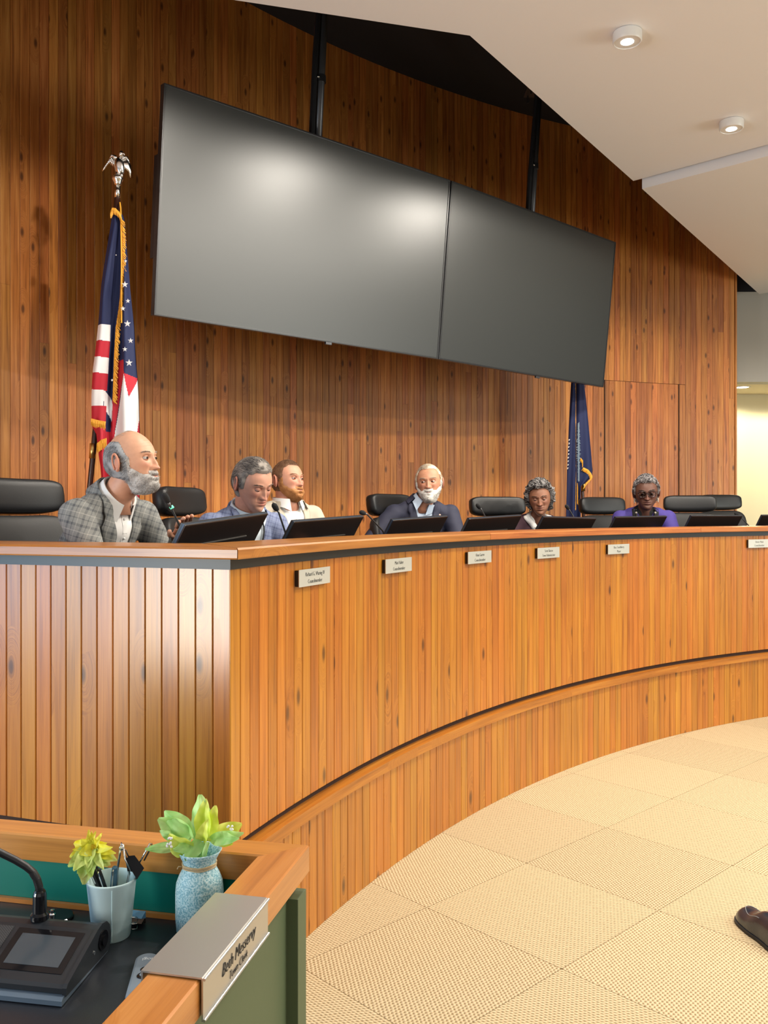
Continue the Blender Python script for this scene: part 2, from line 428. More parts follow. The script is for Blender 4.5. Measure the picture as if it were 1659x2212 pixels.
cr = MB(); arc_slab(cr, R_DESK+.017, R_DESK+.06, A_R, A_C-.003, .0, ZT+.03, 60)
q0 = pc+rad*.03-tanv*.02; q1 = pc+rad*1.56-tanv*.02
cr.prism([q0, q1, q1-tanv*.04, q0-tanv*.04], 0, ZT+.03); cr.build('carcass', M['joint'], dais)
cp = MB(); u_ = []; arc_slab(cp, R_BASE-.028, R_DESK+.02, A_R, A_C+.003, .432, .472, 96, uvs=u_)
cp.build('base_cap', M['cap_wood'], dais, uvs=u_)
cps = MB(); q0 = pc-rad*.03+tanv*.028; q1 = pc+rad*1.56+tanv*.028
cps.prism([q0, q1, q1-tanv*.06, q0-tanv*.06], .432, .472); cps.build('base_cap', M['desk_wood'], dais)
ck_ = MB(); q0 = pc-rad*.036+tanv*.028
ck_.prism([q0, q0+rad*.09, q0+rad*.09-tanv*.07, q0-tanv*.07], .4325, .4725); ck_.build('corner_block', M['desk_wood'], dais)
bd = MB(); arc_slab(bd, R_DESK-.006, R_DESK+.05, A_R, A_C+.002, ZT-.002, ZT+.031, 96); bd.build('steel_band', M['steel_band'], dais)
bd = MB(); q0 = pc-rad*.006+tanv*.008; q1 = pc+rad*1.56+tanv*.008
bd.prism([q0, q1, q1-tanv*.04, q0-tanv*.04], ZT-.002, ZT+.031); bd.build('steel_band', M['steel_band'], dais)
# top rail: curved boards, then the straight return at the end
def rail(a0, a1, miter=False):
    mb = MB(); uv = []; n = 40; b = 0
    prof = [(R_DESK-.050, 0.0), (R_DESK-.052, .004), (R_DESK-.052, .028), (R_DESK-.047, .034), (R_DESK+.245, .034), (R_DESK+.245, 0.0)]
    z0 = ZT+.031
    for k in range(n+1):
        for r, dz in prof:
            ae = a1-(r-R_DESK)/R_DESK if miter else a1      # mitred end at the corner
            a = a0+(ae-a0)*k/n
            mb.v.append(pol(r, a, z0+dz)); uv.append(((a-a0)*R_DESK, r-R_DESK+dz))
    m_ = len(prof)
    for k in range(n):
        for i in range(m_):
            j = (i+1) % m_; mb.f.append((k*m_+i, k*m_+j, (k+1)*m_+j, (k+1)*m_+i)); mb.m.append(0)
    mb.f += [tuple(range(m_)), tuple(range(n*m_, (n+1)*m_))[::-1]]; mb.m += [0, 0]
    o = mb.build('rail_board', M['rail_wood'], dais, uvs=uv); return o
cuts = [A_C, ang_of(at_R(1040, 1160, R_DESK)), ang_of(at_R(1500, 1150, R_DESK)), A_R]
for i in range(3): rail(cuts[i+1]+(.0002), cuts[i]-.0002 if i else A_C, miter=(i == 0))
mb = MB(); uv = []; z0 = ZT+.031
prof = [(-.050, 0.0), (-.052, .004), (-.052, .028), (-.047, .034), (.245, .034), (.245, 0.0)]
for k, s in enumerate((0, 1.6)):
    for r, dz in prof:
        base = (pc+rad*r-tanv*r) if k == 0 else (pc+rad*1.6-tanv*r)
        mb.v.append(Vector((base.x, base.y, z0+dz))); uv.append((s+3, r+dz))
for i in range(6):
    j = (i+1) % 6; mb.f.append((i, j, 6+j, 6+i)); mb.m.append(0)
mb.f += [(0, 1, 2, 3, 4, 5), (11, 10, 9, 8, 7, 6)]; mb.m += [0, 0]
mb.build('rail_board', M['rail_wood'], dais, uvs=uv)
# work surface behind the rail
M['worktop'] = plain('worktop', (.03, .03, .035), .4)
wt = MB(); arc_slab(wt, R_DESK+.07, 7.5, A_R, A_C-.03, 1.20, 1.23, 60); wt.build('worktop', M['worktop'], dais)
sp = MB()
for k in range(9):
    a = A_C-.05-k*(A_C-.05-A_R)/8.2
    sp.box(pol(7.2, a, (ZP+1.2)/2), (.03, .5, 1.2-ZP), Matrix.Rotation(a-math.pi/2, 3, 'Z'))
sp.build('support_panel', M['worktop'], dais)

# ---- name plates along the front
M['plate'] = plain('plate', (.62, .62, .56), .35, metal=.3)
M['ink'] = plain('ink', (.02, .02, .02), .6)
plates = [(680, 1245.5, 'Richard G. Waring IV', 'Councilmember', 'first from the dais corner, reading Richard G. Waring IV'),
          (861.5, 1221, 'Matt Halter', 'Councilmember', 'reading Matt Halter'),
          (1036.5, 1203.5, 'Kima Garten', 'Councilmember', 'reading Kima Garten'),
          (1185, 1194, 'Scott Slatton', 'Town Administrator', 'reading Scott Slatton, Town Administrator'),
          (1336.5, 1186, 'Russ Touchberry', 'Mayor', 'reading Russ Touchberry, Mayor'),
          (1640, 1174, 'Dexter Mack', 'Councilmember', 'farthest along, reading Dexter Mack')]
def text(body, size, mat, parent, loc, rot=(0, 0, 0), sx=1.0, shear=0.0, ext=.0004, align='CENTER', name='lettering', bold=0):
    c = bpy.data.curves.new(name, 'FONT'); c.body = body; c.size = size; c.align_x = align; c.align_y = 'CENTER'
    c.shear = shear; c.extrude = ext; c.offset = bold; c.materials.append(mat)
    c.resolution_u = 3
    t = bpy.data.objects.new(name, c); me = bpy.data.meshes.new_from_object(t); bpy.data.objects.remove(t)
    o = bpy.data.objects.new(name, me); COL.objects.link(o); o.parent = parent; o.location = loc; o.rotation_euler = rot; o.scale = (sx, 1, 1)
    return o
for u, v, l1, l2, lab in plates:
    p = at_R(u, v, R_DESK-.018); a = ang_of(p)
    root = empty('name_plate', p, 'silver name plate on dais front, '+lab, 'name plate', 'name plates on the dais front', rotz=a-math.pi/2)
    mb = MB(); mb.box((0, -.000, 0), (.232, .003, .060), bev=.0006); mb.build('face', M['plate'], root, world=False)
    mb = MB(); mb.box((0, .0085, 0), (.228, .014, .056)); mb.build('backing_block', M['black_metal'], root, world=False)
    text(l1, .021, M['ink'], root, (0, -.0020, .011), (math.pi/2, 0, 0), sx=.78, bold=-.0005)
    text(l2, .021, M['ink'], root, (0, -.0020, -.014), (math.pi/2, 0, 0), sx=.78, bold=-.0005)

# ================================================================ SCREENS ON THE WALL
M['tv_screen'] = plain('tv_screen', (.024, .026, .025), .37, spec=.6)
def tv(name, TL, TR, drop_v, tilt_d, label):
    x = (TR-TL); x.z = 0; L = x.length; x.normalize()
    n = Vector((x.y, -x.x, 0))                   # towards the room
    zv = Vector((0, 0, -1))*drop_v-n*tilt_d      # down along the screen
    Hh = zv.length; zd = zv.normalized(); nn = x.cross(-zd).normalized()
    if nn.dot(n) < 0: nn = -nn
    R3 = Matrix((x, -nn, -zd)).transposed()      # local x, local y = away from room, local z = up
    c = TL+x*L/2+zv/2
    root = empty(name, c, label, 'screen', 'screens hung on the back wall')
    t = .045
    def bx(cc, s, nm, mat, bev=0, par=root, **kw):
        mb = MB(); mb.box(c+R3 @ Vector(cc), s, R3, bev=bev); return mb.build(nm, mat, par, **kw)
    bz = .012
    fr = MB()
    for cc, s in (((0, t/2, Hh/2-bz/2), (L, t, bz)), ((0, t/2, -Hh/2+bz/2), (L, t, bz)), ((-L/2+bz/2, t/2, 0), (bz, t, Hh-2*bz)), ((L/2-bz/2, t/2, 0), (bz, t, Hh-2*bz))):
        fr.box(c+R3 @ Vector(cc), s, R3, bev=.002)
    fr.build('bezel', M['bezel'], root)
    bx((0, .006, 0), (L-2*bz, .004, Hh-2*bz), 'display', M['tv_screen'])
    bx((0, t*.7, 0), (L-.03, t*.5, Hh-.03), 'back_cover', M['black_metal'])
    bx((0, t+.05, -.05), (L*.8, .08, Hh*.55), 'mount', M['black_metal'])
    bx((-L/2+.03, t+.035, -.02), (.04, .06, Hh*.45), 'bracket', M['black_metal'])
    mb = MB(); mb.box(c+R3 @ Vector((L*.055, .012, -Hh/2-.008)), (.05, .02, .018), R3, bev=.004); mb.build('sensor', M['pole'], root)
    return c, R3, L, Hh, x, n
Y1 = 4.95
TL1 = at(355, 178.5, Y1)
d1 = Vector((3080-U0, F, 0)).normalized(); d2 = Vector((2880-U0, F, 0)).normalized()
def reach(P, d, u):          # distance along d from P until image column u
    a = (u-U0)/F; return (a*P.y-P.x)/(d.x-a*d.y)
L1 = reach(TL1, d1, 973.5); TR1 = TL1+d1*L1
TL2 = TR1+d1*.012; L2 = reach(TL2, d2, 1331); TR2 = TL2+d2*L2
tv1 = tv('wall_screen', TL1, TR1, 1.286, .13, 'large black flat screen hung on wooden wall, the left and nearer one')
tv2 = tv('wall_screen', TL2, TR2, 1.286, .13, 'large black flat screen hung on wooden wall, the right one by the hidden door')
for k, (u, v0, v1, vc, tvx) in enumerate(((679, 278, 20, 172, tv1), (1141, 444, 214, 360, tv2))):
    c, R3, L, Hh, x, n = tvx
    # the ceiling pole stands just behind the screen
    P0 = TL1 if k == 0 else TL2; dd = d1 if k == 0 else d2
    s = reach(P0-n*.12, dd, u); p = P0-n*.12+dd*s
    top = 5.5 if k == 0 else 4.98
    root = empty('ceiling_pole', (p.x, p.y, top), 'dark metal pole holding '+('left' if k == 0 else 'right')+' wall screen from black ceiling', 'pole', 'poles carrying the wall screens')
    lean = Vector((.10, -.01, 0)) if k == 0 else Vector((.09, 0, 0))
    foot = Vector((p.x, p.y, p.z-.45)); hd = Vector((p.x, p.y, top))+lean
    mb = MB(); mb.tube([foot, hd], .027, 16); mb.build('tube', M['pole'], root, smooth=True)
    q = foot.lerp(hd, ((H-(vc-V0)/F*p.y)-foot.z)/(top-foot.z))
    mb = MB(); mb.tube([q-Vector((0, 0, .022)), q+Vector((0, 0, .022))], .034, 16); mb.build('collar', M['black_metal'], root)
    mb = MB(); mb.ball(q-x*.034-n*.02*-1, .010); mb.build('bolt', plain('bolt', (.7, .7, .7), .2, metal=1), root)
    mb = MB(); mb.tube([foot-x*.05+Vector((0,0,0)), foot.lerp(hd, .5)-x*.052, foot.lerp(hd, .85)-x*.03, hd-x*.02], .020, 8); mb.build('dark_tube', M['black_metal'], root)  # thin dark tube running beside the pole
    mb = MB(); mb.box(hd-Vector((0, 0, .02)), (.22, .22, .02))
    for i in (-1, 1):
        for j in (-1, 1): mb.tube([hd+Vector((i*.08, j*.08, -.09)), hd+Vector((i*.08, j*.08, -.02))], .006, 6)
    mb.build('flange', M['black_metal'], root)

# ================================================================ CEILING LAMPS
M['lamp_glow'] = plain('lamp_glow', (1, 1, 1), .5, emit=(1, .96, .9), estr=14)
M['lamp_diffuser'] = plain('lamp_diffuser', (.75, .74, .72), .4)
def downlight(p, power, lab, first=[None]):
    if first[0] is None:
        root = empty('ceiling_lamp', p)
        mb = MB(); mb.lathe([(.074, 0), (.078, -.003), (.078, -.05), (.073, -.056), (.070, -.056), (.068, -.050)], n=40); o = mb.build('housing', M['white_gloss'], root, world=False, smooth=False); smooth_by_angle(o, 40)
        mb = MB(); mb.lathe([(.0, -.052), (.068, -.0521)], n=32); mb.build('diffuser', M['lamp_diffuser'], root, world=False)
        mb = MB(); mb.lathe([(.0, -.0535), (.034, -.0536)], n=24); mb.build('light_disc', M['lamp_glow'], root, world=False)
        first[0] = root
    else:
        root = copy_tree(first[0]); root.location = p
    tag(root, lab, 'ceiling lamp', 'round surface ceiling lamps')
    d = bpy.data.lights.new('lamp_light', 'SPOT'); d.energy = power*LAMP_W; d.spot_size = math.radians(172); d.spot_blend = .15; d.color = (1, .93, .82); d.shadow_soft_size = .06
    o = bpy.data.objects.new('lamp_light', d); COL.objects.link(o); o.location = Vector(p)+Vector((0, 0, -.07))
    return root
pa = atz(1355, 70, ZC1); pb = atz(1580, 262, ZC1)
downlight(pa, 90, 'round white ceiling lamp on panel, nearer the top edge of the picture')
downlight(pb, 90, 'round white ceiling lamp near the step between the two ceiling panels')
stp = pb-pa
perp = Vector((-stp.y, stp.x, 0)).normalized()
EXTRA = [(pa-stp, 'next in line before the two in view'), (pa-perp*2.3, 'in the second line, middle'), (pb-perp*2.3, 'in the second line, deepest'), (pa-stp-perp*2.3, 'in the second line, nearest'),
         (pa-perp*4.6, 'in the third line, nearer'), (pb-perp*4.6, 'in the third line, deeper'),
         (pa-stp-perp*6.9, 'added unseen to brighten the ceiling, nearer'), (pa+stp*.3-perp*7.4, 'added unseen to brighten the ceiling, deeper')]  # these two are added, out of view, to bounce light onto the ceiling
for p, lab in EXTRA: downlight(p, 90, 'round white ceiling lamp over the public floor, '+lab)
# recessed lamp in the side room
rp_ = atz(1603, 836, bz)
root = empty('recessed_lamp', rp_, 'glowing recessed lamp in the low cream ceiling past the wooden wall', 'ceiling lamp')
mb = MB(); mb.lathe([(.10, 0), (.10, -.006), (.075, -.006), (.075, -.002)], c=rp_, n=32); mb.build('ring', M['white_gloss'], root)
mb = MB(); mb.lathe([(0, -.004), (.075, -.0042)], c=rp_, n=32); mb.build('light_disc', M['lamp_glow'], root)
d = bpy.data.lights.new('side_light', 'SPOT'); d.energy = 60; d.spot_size = math.radians(160); d.color = (1, .9, .62); d.shadow_soft_size = .08
for q in ((rp_.x, rp_.y, bz-.05), (rp_.x+1.2, rp_.y, bz-.05)):
    o = bpy.data.objects.new('side_light', d); COL.objects.link(o); o.location = q

# ================================================================ CHAIRS
M['leather'] = plain('leather', (.010, .010, .011), .40, spec=.45, bump=.15, bscale=300)
M['leather_seat'] = plain('leather_seat', (.018, .0175, .018), .5, spec=.4, bump=.2, bscale=300)
def superq(mb, c, r, n=.38, rot=None, seg=28, rows=16, bend=0.0, mi=0):
    """rounded cushion"""
    def sg(v, p): return math.copysign(abs(v)**p, v)
    P = []
    for i in range(rows+1):
        e = -math.pi/2+math.pi*i/rows; row = []
        for k in range(seg):
            a = 2*math.pi*k/seg
            p = Vector((sg(math.cos(e), n)*sg(math.cos(a), n)*r[0], sg(math.cos(e), n)*sg(math.sin(a), n)*r[1], sg(math.sin(e), n)*r[2]))
            p.y += bend*(p.x/r[0])**2
            if rot is not None: p = rot @ p
            row.append(p+Vector(c))
        P.append(row)
    mb.grid(P, mi=mi, wrap=True)
def make_chair():
    root = empty('office_chair', (0, 0, 0))
    mb = MB(); superq(mb, (0, -.315, 1.07), (.222, .048, .072), n=.45, rot=Matrix.Rotation(math.radians(8), 3, 'X'), bend=.03); mb.build('headrest', M['leather'], root, smooth=True, world=False)
    mb = MB(); superq(mb, (0, -.262, .76), (.245, .045, .235), n=.4, rot=Matrix.Rotation(math.radians(10), 3, 'X'), bend=.045); mb.build('backrest', M['leather_seat'], root, smooth=True, world=False)
    mb = MB(); superq(mb, (0, .0, .455), (.25, .25, .05), n=.4); mb.build('seat', M['leather_seat'], root, smooth=True, world=False)
    for s in (-1, 1):
        mb = MB(); mb.tube([(s*.27, -.16, .47), (s*.285, -.14, .60), (s*.285, -.02, .655), (s*.285, .1, .66)], .014, 8); superq(mb, (s*.285, .02, .672), (.034, .13, .014), n=.5, seg=16, rows=8)
        mb.tube([(s*.20, -.16, .43), (s*.27, -.16, .47)], .014, 8)
        mb.build('armrest', M['black_metal'], root, smooth=True, world=False)
    mb = MB(); mb.tube([(0, 0, .09), (0, 0, .41)], .026, 12); mb.build('column', M['black_metal'], root, smooth=True, world=False)
    mb = MB(); mb.tube([(0, -.2, .42), (0, -.30, .5), (0, -.315, .62)], .02, 8); mb.build('back_bar', M['black_metal'], root, world=False)
    mb = MB()
    for k in range(5):
        a = k*math.tau/5+.3; mb.tube([(0, 0, .10), (.29*math.cos(a), .29*math.sin(a), .065)], [.026, .014], 8)
    mb.build('base', M['black_metal'], root, world=False)
    for k in range(5):
        a = k*math.tau/5+.3; mb = MB(); c = Vector((.29*math.cos(a), .29*math.sin(a), .028)); t = Vector((-math.sin(a), math.cos(a), 0))
        mb.tube([c-t*.02, c+t*.02], .028, 12); mb.tube([c, c+Vector((0, 0, .035))], .008, 6); mb.build('caster', M['black_metal'], root, world=False)
    return root
def face(v): return math.atan2(v[1], v[0])-math.pi/2        # rotation that turns local +Y to v
chair0 = None
def place_chair(u, R, yaw, lab, dz=0.0, tocam=0.0):
    """chair whose headrest middle shows at column u on the circle R; yaw: 0 faces the centre, tocam 1 faces the camera"""
    global chair0
    p = at_R(u, V0, R); inn = (Vector((CX, CY, 0))-Vector((p.x, p.y, 0))).normalized(); cm = Vector((-p.x, -p.y, 0)).normalized()
    f = (inn*(1-tocam)+cm*tocam).normalized(); f.rotate(Matrix.Rotation(yaw, 3, 'Z'))
    if chair0 is None: c = chair0 = make_chair()
    else: c = copy_tree(chair0)
    c.location = (p.x+f.x*.315, p.y+f.y*.315, ZP); c.rotation_euler = (0, 0, face(f)); c.scale = (1, 1, 1+dz)
    return tag(c, lab, 'chair', 'black leather chairs behind the dais')
place_chair(34, 8.22, 0.0, 'black leather office chair cut off by the picture edge, beside man in grey plaid jacket', dz=.012)
place_chair(380, 8.1, 0.25, 'black leather office chair between man in grey plaid jacket and man in blue check jacket')
place_chair(835, 8.08, 0.1, 'black leather office chair behind man with white beard in navy suit', dz=-.005)
place_chair(1071, 8.02, 0.0, 'empty black leather office chair between bearded man in navy suit and woman in dark cardigan', tocam=.45, dz=-.01)
place_chair(1296, 8.15, 0.0, 'black leather office chair in front of dark blue flag', tocam=.2)
place_chair(1490, 8.1, 0.0, 'wide black leather office chair right of woman in purple top', tocam=1.0, dz=.02)
place_chair(1552, 8.7, 0.0, 'black leather office chair half hidden behind another, at end of wooden wall', tocam=.2, dz=.04)

# ================================================================ MONITORS ON THE WORK SURFACE
M['mon'] = plain('mon', (.014, .010, .009), .30, spec=.5)
M['mon_line'] = plain('mon_line', (.16, .15, .14), .35, metal=.5)
M['mon_edge'] = plain('mon_edge', (.03, .045, .07), .3, metal=.3)
def monitor(tl, tr, lab, hh=.265):
    R_ = 7.18
    a, b = at_R(tl[0], tl[1], R_), at_R(tr[0], tr[1], R_)
    x = (b-a); L = x.length; x.normalize()
    out = Vector((a.x+b.x-2*CX, a.y+b.y-2*CY, 0)).normalized()         # towards the seated person
    out = (out-x*out.dot(x)).normalized(); upv = x.cross(out); 
    if upv.z < 0: upv = -upv
    ln = math.radians(32); up = upv*math.cos(ln)-out*math.sin(ln)       # leans back towards the public
    nn = x.cross(up).normalized()
    if nn.dot(out) < 0: nn = -nn
    R3 = Matrix((x, nn, up)).transposed()
    c = (a+b)/2-up*hh/2
    root = empty('desk_monitor', (c.x+out.x*.05, c.y+out.y*.05, 1.23), lab, 'monitor', 'monitors along the dais')
    def bx(cc, s, nm, mat, bev=.003):
        mb = MB(); mb.box(c+R3 @ Vector(cc), s, R3, bev=bev); return mb.build(nm, mat, root)
    bx((0, .002, 0), (L, .018, hh), 'housing', M['mon'], .004)
    bx((0, .0125, 0), (L-.006, .004, hh-.006), 'display', M['tv_screen'], 0)
    bx((0, .001, 0), (L+.0016, .008, hh+.0016), 'edge_trim', M['mon_edge'], .002)
    bx((0, -.0085, hh/2-.092), (L*.66, .004, .005), 'accent_strip', M['mon_line'], .001)
    mb = MB(); foot = Vector((c.x, c.y, 1.236))+out*.06; mb.tube([c-R3 @ Vector((0, .004, .02)), foot], .014, 8)
    mb.box(foot, (.20, .14, .012), Matrix.Rotation(face(out), 3, 'Z'), bev=.003); mb.build('stand', M['black_metal'], root)
monitor((398, 1133), (577, 1107.6), 'black desk monitor with silver line in front of man in blue check jacket')
monitor((634, 1126), (784, 1114.6), 'black desk monitor with silver line in front of man in cream jacket')
monitor((848, 1123), (966, 1114.4), 'black desk monitor in front of bearded man in navy suit')
monitor((1013, 1120), (1126, 1112.8), 'black desk monitor in front of empty chair, left of woman in dark cardigan')
monitor((1174, 1116), (1287, 1119.5), 'black desk monitor in front of woman in dark cardigan')
monitor((1330, 1117), (1440, 1115), 'black desk monitor in front of woman in purple top')
monitor((1493, 1114), (1603, 1114), 'black desk monitor in front of the wide empty chair')
monitor((1646, 1113), (1756, 1112), 'black desk monitor cut off by the right picture edge')

# ================================================================ GOOSENECK MICROPHONES
M['foam'] = plain('foam', (.012, .012, .013), .95, bump=.6, bscale=900)
M['neck'] = plain('neck', (.17, .175, .18), .3, metal=.8)
def gooseneck(tip, mid, low, lab, R_=7.30):
    a, b, c = at_R(*tip, R_), at_R(*mid, R_), at_R(*low, R_)
    foot = Vector((c.x+(c.x-b.x)*.6, c.y+(c.y-b.y)*.6+.02, 1.23))
    root = empty('gooseneck_microphone', foot, lab, 'microphone', 'gooseneck microphones on the dais')
    mb = MB(); mb.lathe([(.045, 0), (.045, .02), (.035, .03), (.012, .034), (.010, .05)], c=foot, n=20); mb.build('base', M['black_metal'], root)
    mb = MB(); mb.tube([foot+Vector((0, 0, .04)), c, b.lerp(c, .5), b, b.lerp(a, .4)], [.006, .0045, .004, .004, .005], 8); mb.build('neck', M['neck'], root, smooth=True)
    d = (a-b).normalized(); q = d.to_track_quat('Z', 'Y').to_matrix()
    mb = MB(); mb.lathe([(.004, 0), (.010, .006), (.0125, .02), (.012, .034), (.007, .043), (.001, .045)], c=b.lerp(a, .35), M=q, n=16); mb.build('foam_cap', M['foam'], root, smooth=True)
gooseneck((359, 1077), (367, 1091), (391, 1142), 'gooseneck microphone with lit green ring between plaid jacket man and his neighbour')
gooseneck((595, 1096), (602, 1107), (616, 1149), 'gooseneck microphone in front of man in cream jacket')
gooseneck((781, 1107), (793, 1111), (827, 1147), 'gooseneck microphone bending left beside sleeve of navy suit')
gooseneck((1033, 1093), (1040, 1101), (1050, 1120), 'gooseneck microphone in front of empty chair near middle of dais')
gooseneck((1225, 1095), (1231, 1103), (1241, 1120), 'gooseneck microphone below dark blue flag')
gooseneck((1590, 1110), (1598, 1115), (1618, 1136), 'gooseneck microphone near right end of dais against the cream wall')
mg = MB(); p = at_R(371, 1096, 7.30); mg.tube([p+Vector((-.003, 0, .004)), p+Vector((.003, 0, -.004))], .0075, 12)
mic0 = [o for o in COL.objects if o.name == 'gooseneck_microphone'][0]
mg.build('ring_light', plain('ring_light', (.1, .6, .35), .3, emit=(.1, .7, .4), estr=.8), mic0, label='green ring light')

# ================================================================ FLAGS
M['navy'] = plain('navy', (.007, .014, .070), .75, bump=.2, bscale=500)
M['flag_red'] = plain('flag_red', (.50, .012, .03), .7, bump=.2, bscale=500)
M['flag_white'] = plain('flag_white', (.82, .80, .80), .7, bump=.2, bscale=500)
M['gold'] = plain('gold', (.80, .38, .03), .6, bump=.5, bscale=400)
M['silver'] = plain('silver', (.86, .84, .80), .18, metal=1)
M['pole_wood'] = plain('pole_wood', (.045, .016, .010), .3)
M['brass'] = plain('brass', (.65, .45, .16), .3, metal=1)
def inpoly(x, y, P):
    c = False; n = len(P)
    for i in range(n):
        x1, y1 = P[i]; x2, y2 = P[(i+1) % n]
        if (y1 > y) != (y2 > y) and x < (x2-x1)*(y-y1)/(y2-y1)+x1: c = not c
    return c
def interp(P, y):
    if y <= P[0][0]: return P[0][1]
    for (a, xa), (b, xb) in zip(P, P[1:]):
        if y <= b: return xa+(xb-xa)*(y-a)/(b-a)
    return P[-1][1]
def fringe(mb, pts, away, ln, n, r=.0022, rng=random.Random(5)):
    """a row of short gold threads hanging along a line"""
    for i in range(n):
        t = i/(n-1)*(len(pts)-1); k = min(int(t), len(pts)-2); p = pts[k].lerp(pts[k+1], t-k)
        q = p+Vector(away)*ln*rng.uniform(.75, 1.1)+Vector((rng.uniform(-.004, .004), rng.uniform(-.004, .004), rng.uniform(-.006, .002)))
        mb.tube([p+Vector((0, -.003, 0)), p.lerp(q, .5)+Vector((0, -.006, 0)), q], [r*1.2, r, r*.8], 4)
YF = 5.05
def fz(x, y): return (150+x/3.072, 320+y/3.072)      # points measured on an enlargement of the photograph
def star_mesh(mb, c, r, ex, ez, nrm):
    vs = [c+nrm*.003]
    for k in range(10):
        a = math.pi/2+k*math.pi/5; rr = r if k % 2 == 0 else r*.4
        vs.append(c+(ex*math.cos(a)+ez*math.sin(a))*rr+nrm*.0012)
    mb.add(vs, [(0, 1+k, 1+(k+1) % 10) for k in range(10)])
def build_flag1():
    foot = at(153, 1490, YF); foot.z = ZP
    root = empty('national_flag', foot, 'red, white and blue flag with stars, gold fringe and silver eagle on brown pole', 'flag')
    top = at(*fz(318, 330), YF); top2 = at(*fz(322, 250), YF); eag = at(*fz(335, 238), YF)
    lo = at(*fz(150, 2100), YF)
    mb = MB(); mb.tube([Vector((foot.x, foot.y, ZP+.05)), lo, top], .016, 14); mb.build('pole', M['pole_wood'], root, smooth=True)
    mb = MB(); pj = at(*fz(152, 2060), YF); pk = at(*fz(156, 1960), YF); mb.tube([pj, pk], .019, 14); mb.build('brass_joint', M['brass'], root, smooth=True)
    mb = MB(); mb.lathe([(.15, 0), (.15, .02), (.11, .04), (.03, .06), (.025, .12)], c=foot, n=28); mb.build('stand', M['brass'], root)
    # ---- silver eagle
    mb = MB(); mb.tube([top, top2], [.017, .015], 14)
    mb.lathe([(.015, 0), (.022, .01), (.022, .018), (.030, .030), (.034, .042), (.028, .055), (.012, .062)], c=top2, n=20)
    mb.build('ferrule', M['silver'], root, smooth=True)
    mb = MB(); e = top2+Vector((.010, 0, .055))
    mb.ball(e+Vector((0, 0, .055)), (.031, .026, .057), 14, 10, Matrix.Rotation(math.radians(-8), 3, 'Y'))
    mb.ball(e+Vector((.010, -.004, .125)), (.016, .017, .020), 12, 8)
    mb.tube([e+Vector((.016, -.010, .128)), e+Vector((.030, -.018, .122)), e+Vector((.034, -.018, .112))], [.008, .005, .001], 8)
    for s in (-1, 1): mb.tube([e+Vector((s*.012, -.005, .02)), e+Vector((s*.014, -.012, -.012))], [.012, .009], 8)
    mb.ball(e+Vector((-.004, .012, .0)), (.02, .008, .035), 10, 6)
    mb.build('eagle_body', M['silver'], root, smooth=True)
    for s in (-1, 1):
        mb = MB(); sh = e+Vector((s*.016, .002, .098))
        lead = [sh, sh+Vector((-.030, .0, .022)), sh+Vector((-.062, .004, -.030))] if s < 0 else [sh, sh+Vector((.022, .004, .012)), sh+Vector((.040, .008, -.030))]
        mb.tube([lead[0], lead[0].lerp(lead[1], .5)+Vector((0, 0, .004)), lead[1], lead[2]], [.012, .012, .010, .004], 8)
        for k in range(10):
            t = k/9; b = lead[0].lerp(lead[1], t*2) if t < .5 else lead[1].lerp(lead[2], t*2-1)
            d = Vector((s*(.30-.25*t), -.05, -1)).normalized() if s > 0 else Vector((-.12-.42*t, -.05, -.9)).normalized()
            ln = (.050+.030*t if s < 0 else .060+.045*math.sin(t*2)); ln *= (1-.45*t if s < 0 else 1-.25*t)
            mb.tube([b, b+d*ln*.5, b+d*ln], [.0065, .0075, .002], 6)
        mb.build('eagle_wing', M['silver'], root, smooth=True)
    # ---- cloth
    Lf = [(440, 282), (700, 243), (900, 214), (1150, 190), (1280, 175), (1480, 155), (1650, 148), (1810, 146), (1850, 150), (1900, 180), (2100, 205), (2450, 225)]
    Ff = [(440, 318), (500, 326), (750, 300), (1000, 276), (1280, 271), (1400, 262), (1600, 248), (1850, 244), (1900, 246), (2450, 262)]      # first fold
    Gf = [(440, 330), (480, 345), (700, 350), (1000, 340), (1180, 312), (1400, 300), (1680, 291), (1900, 285), (2450, 290)]                   # fringed edge
    Rf = [(440, 352), (470, 362), (740, 380), (950, 400), (1200, 422), (1520, 446), (1700, 457), (1870, 466), (2100, 470), (2450, 465)]
    WR = [([(100, 1172), (277, 1172), (272, 1285), (100, 1270)], 2), ([(100, 1272), (270, 1285), (266, 1395), (100, 1378)], 1), ([(100, 1378), (264, 1393), (258, 1500), (100, 1485)], 2),
          ([(100, 1485), (258, 1500), (248, 1610), (100, 1600)], 1), ([(100, 1598), (236, 1608), (230, 1712), (100, 1708)], 2), ([(100, 1708), (300, 1712), (300, 2460), (100, 2460)], 1),
          ([(232, 1600), (262, 1650), (288, 1700), (280, 1820), (232, 1720)], 2),
          ([(300, 1405), (372, 1412), (378, 1505), (345, 1640), (300, 1880), (240, 1960), (240, 2460), (280, 1700)], 1),
          ([(378, 1503), (352, 1640), (300, 1890), (290, 2100), (386, 2100), (396, 1850), (402, 1655)], 2),
          ([(376, 1500), (452, 1527), (403, 1655)], 1), ([(452, 1520), (400, 1655), (388, 1860), (390, 2100), (440, 1960), (470, 1750)], 2), ([(470, 1760), (440, 1870), (430, 2460), (480, 2460)], 1)]
    rows = 460; P = []; cells = []; segs = [(Lf, Ff, 30, .030), (Ff, Gf, 16, -.018), (Gf, Rf, 56, .030)]
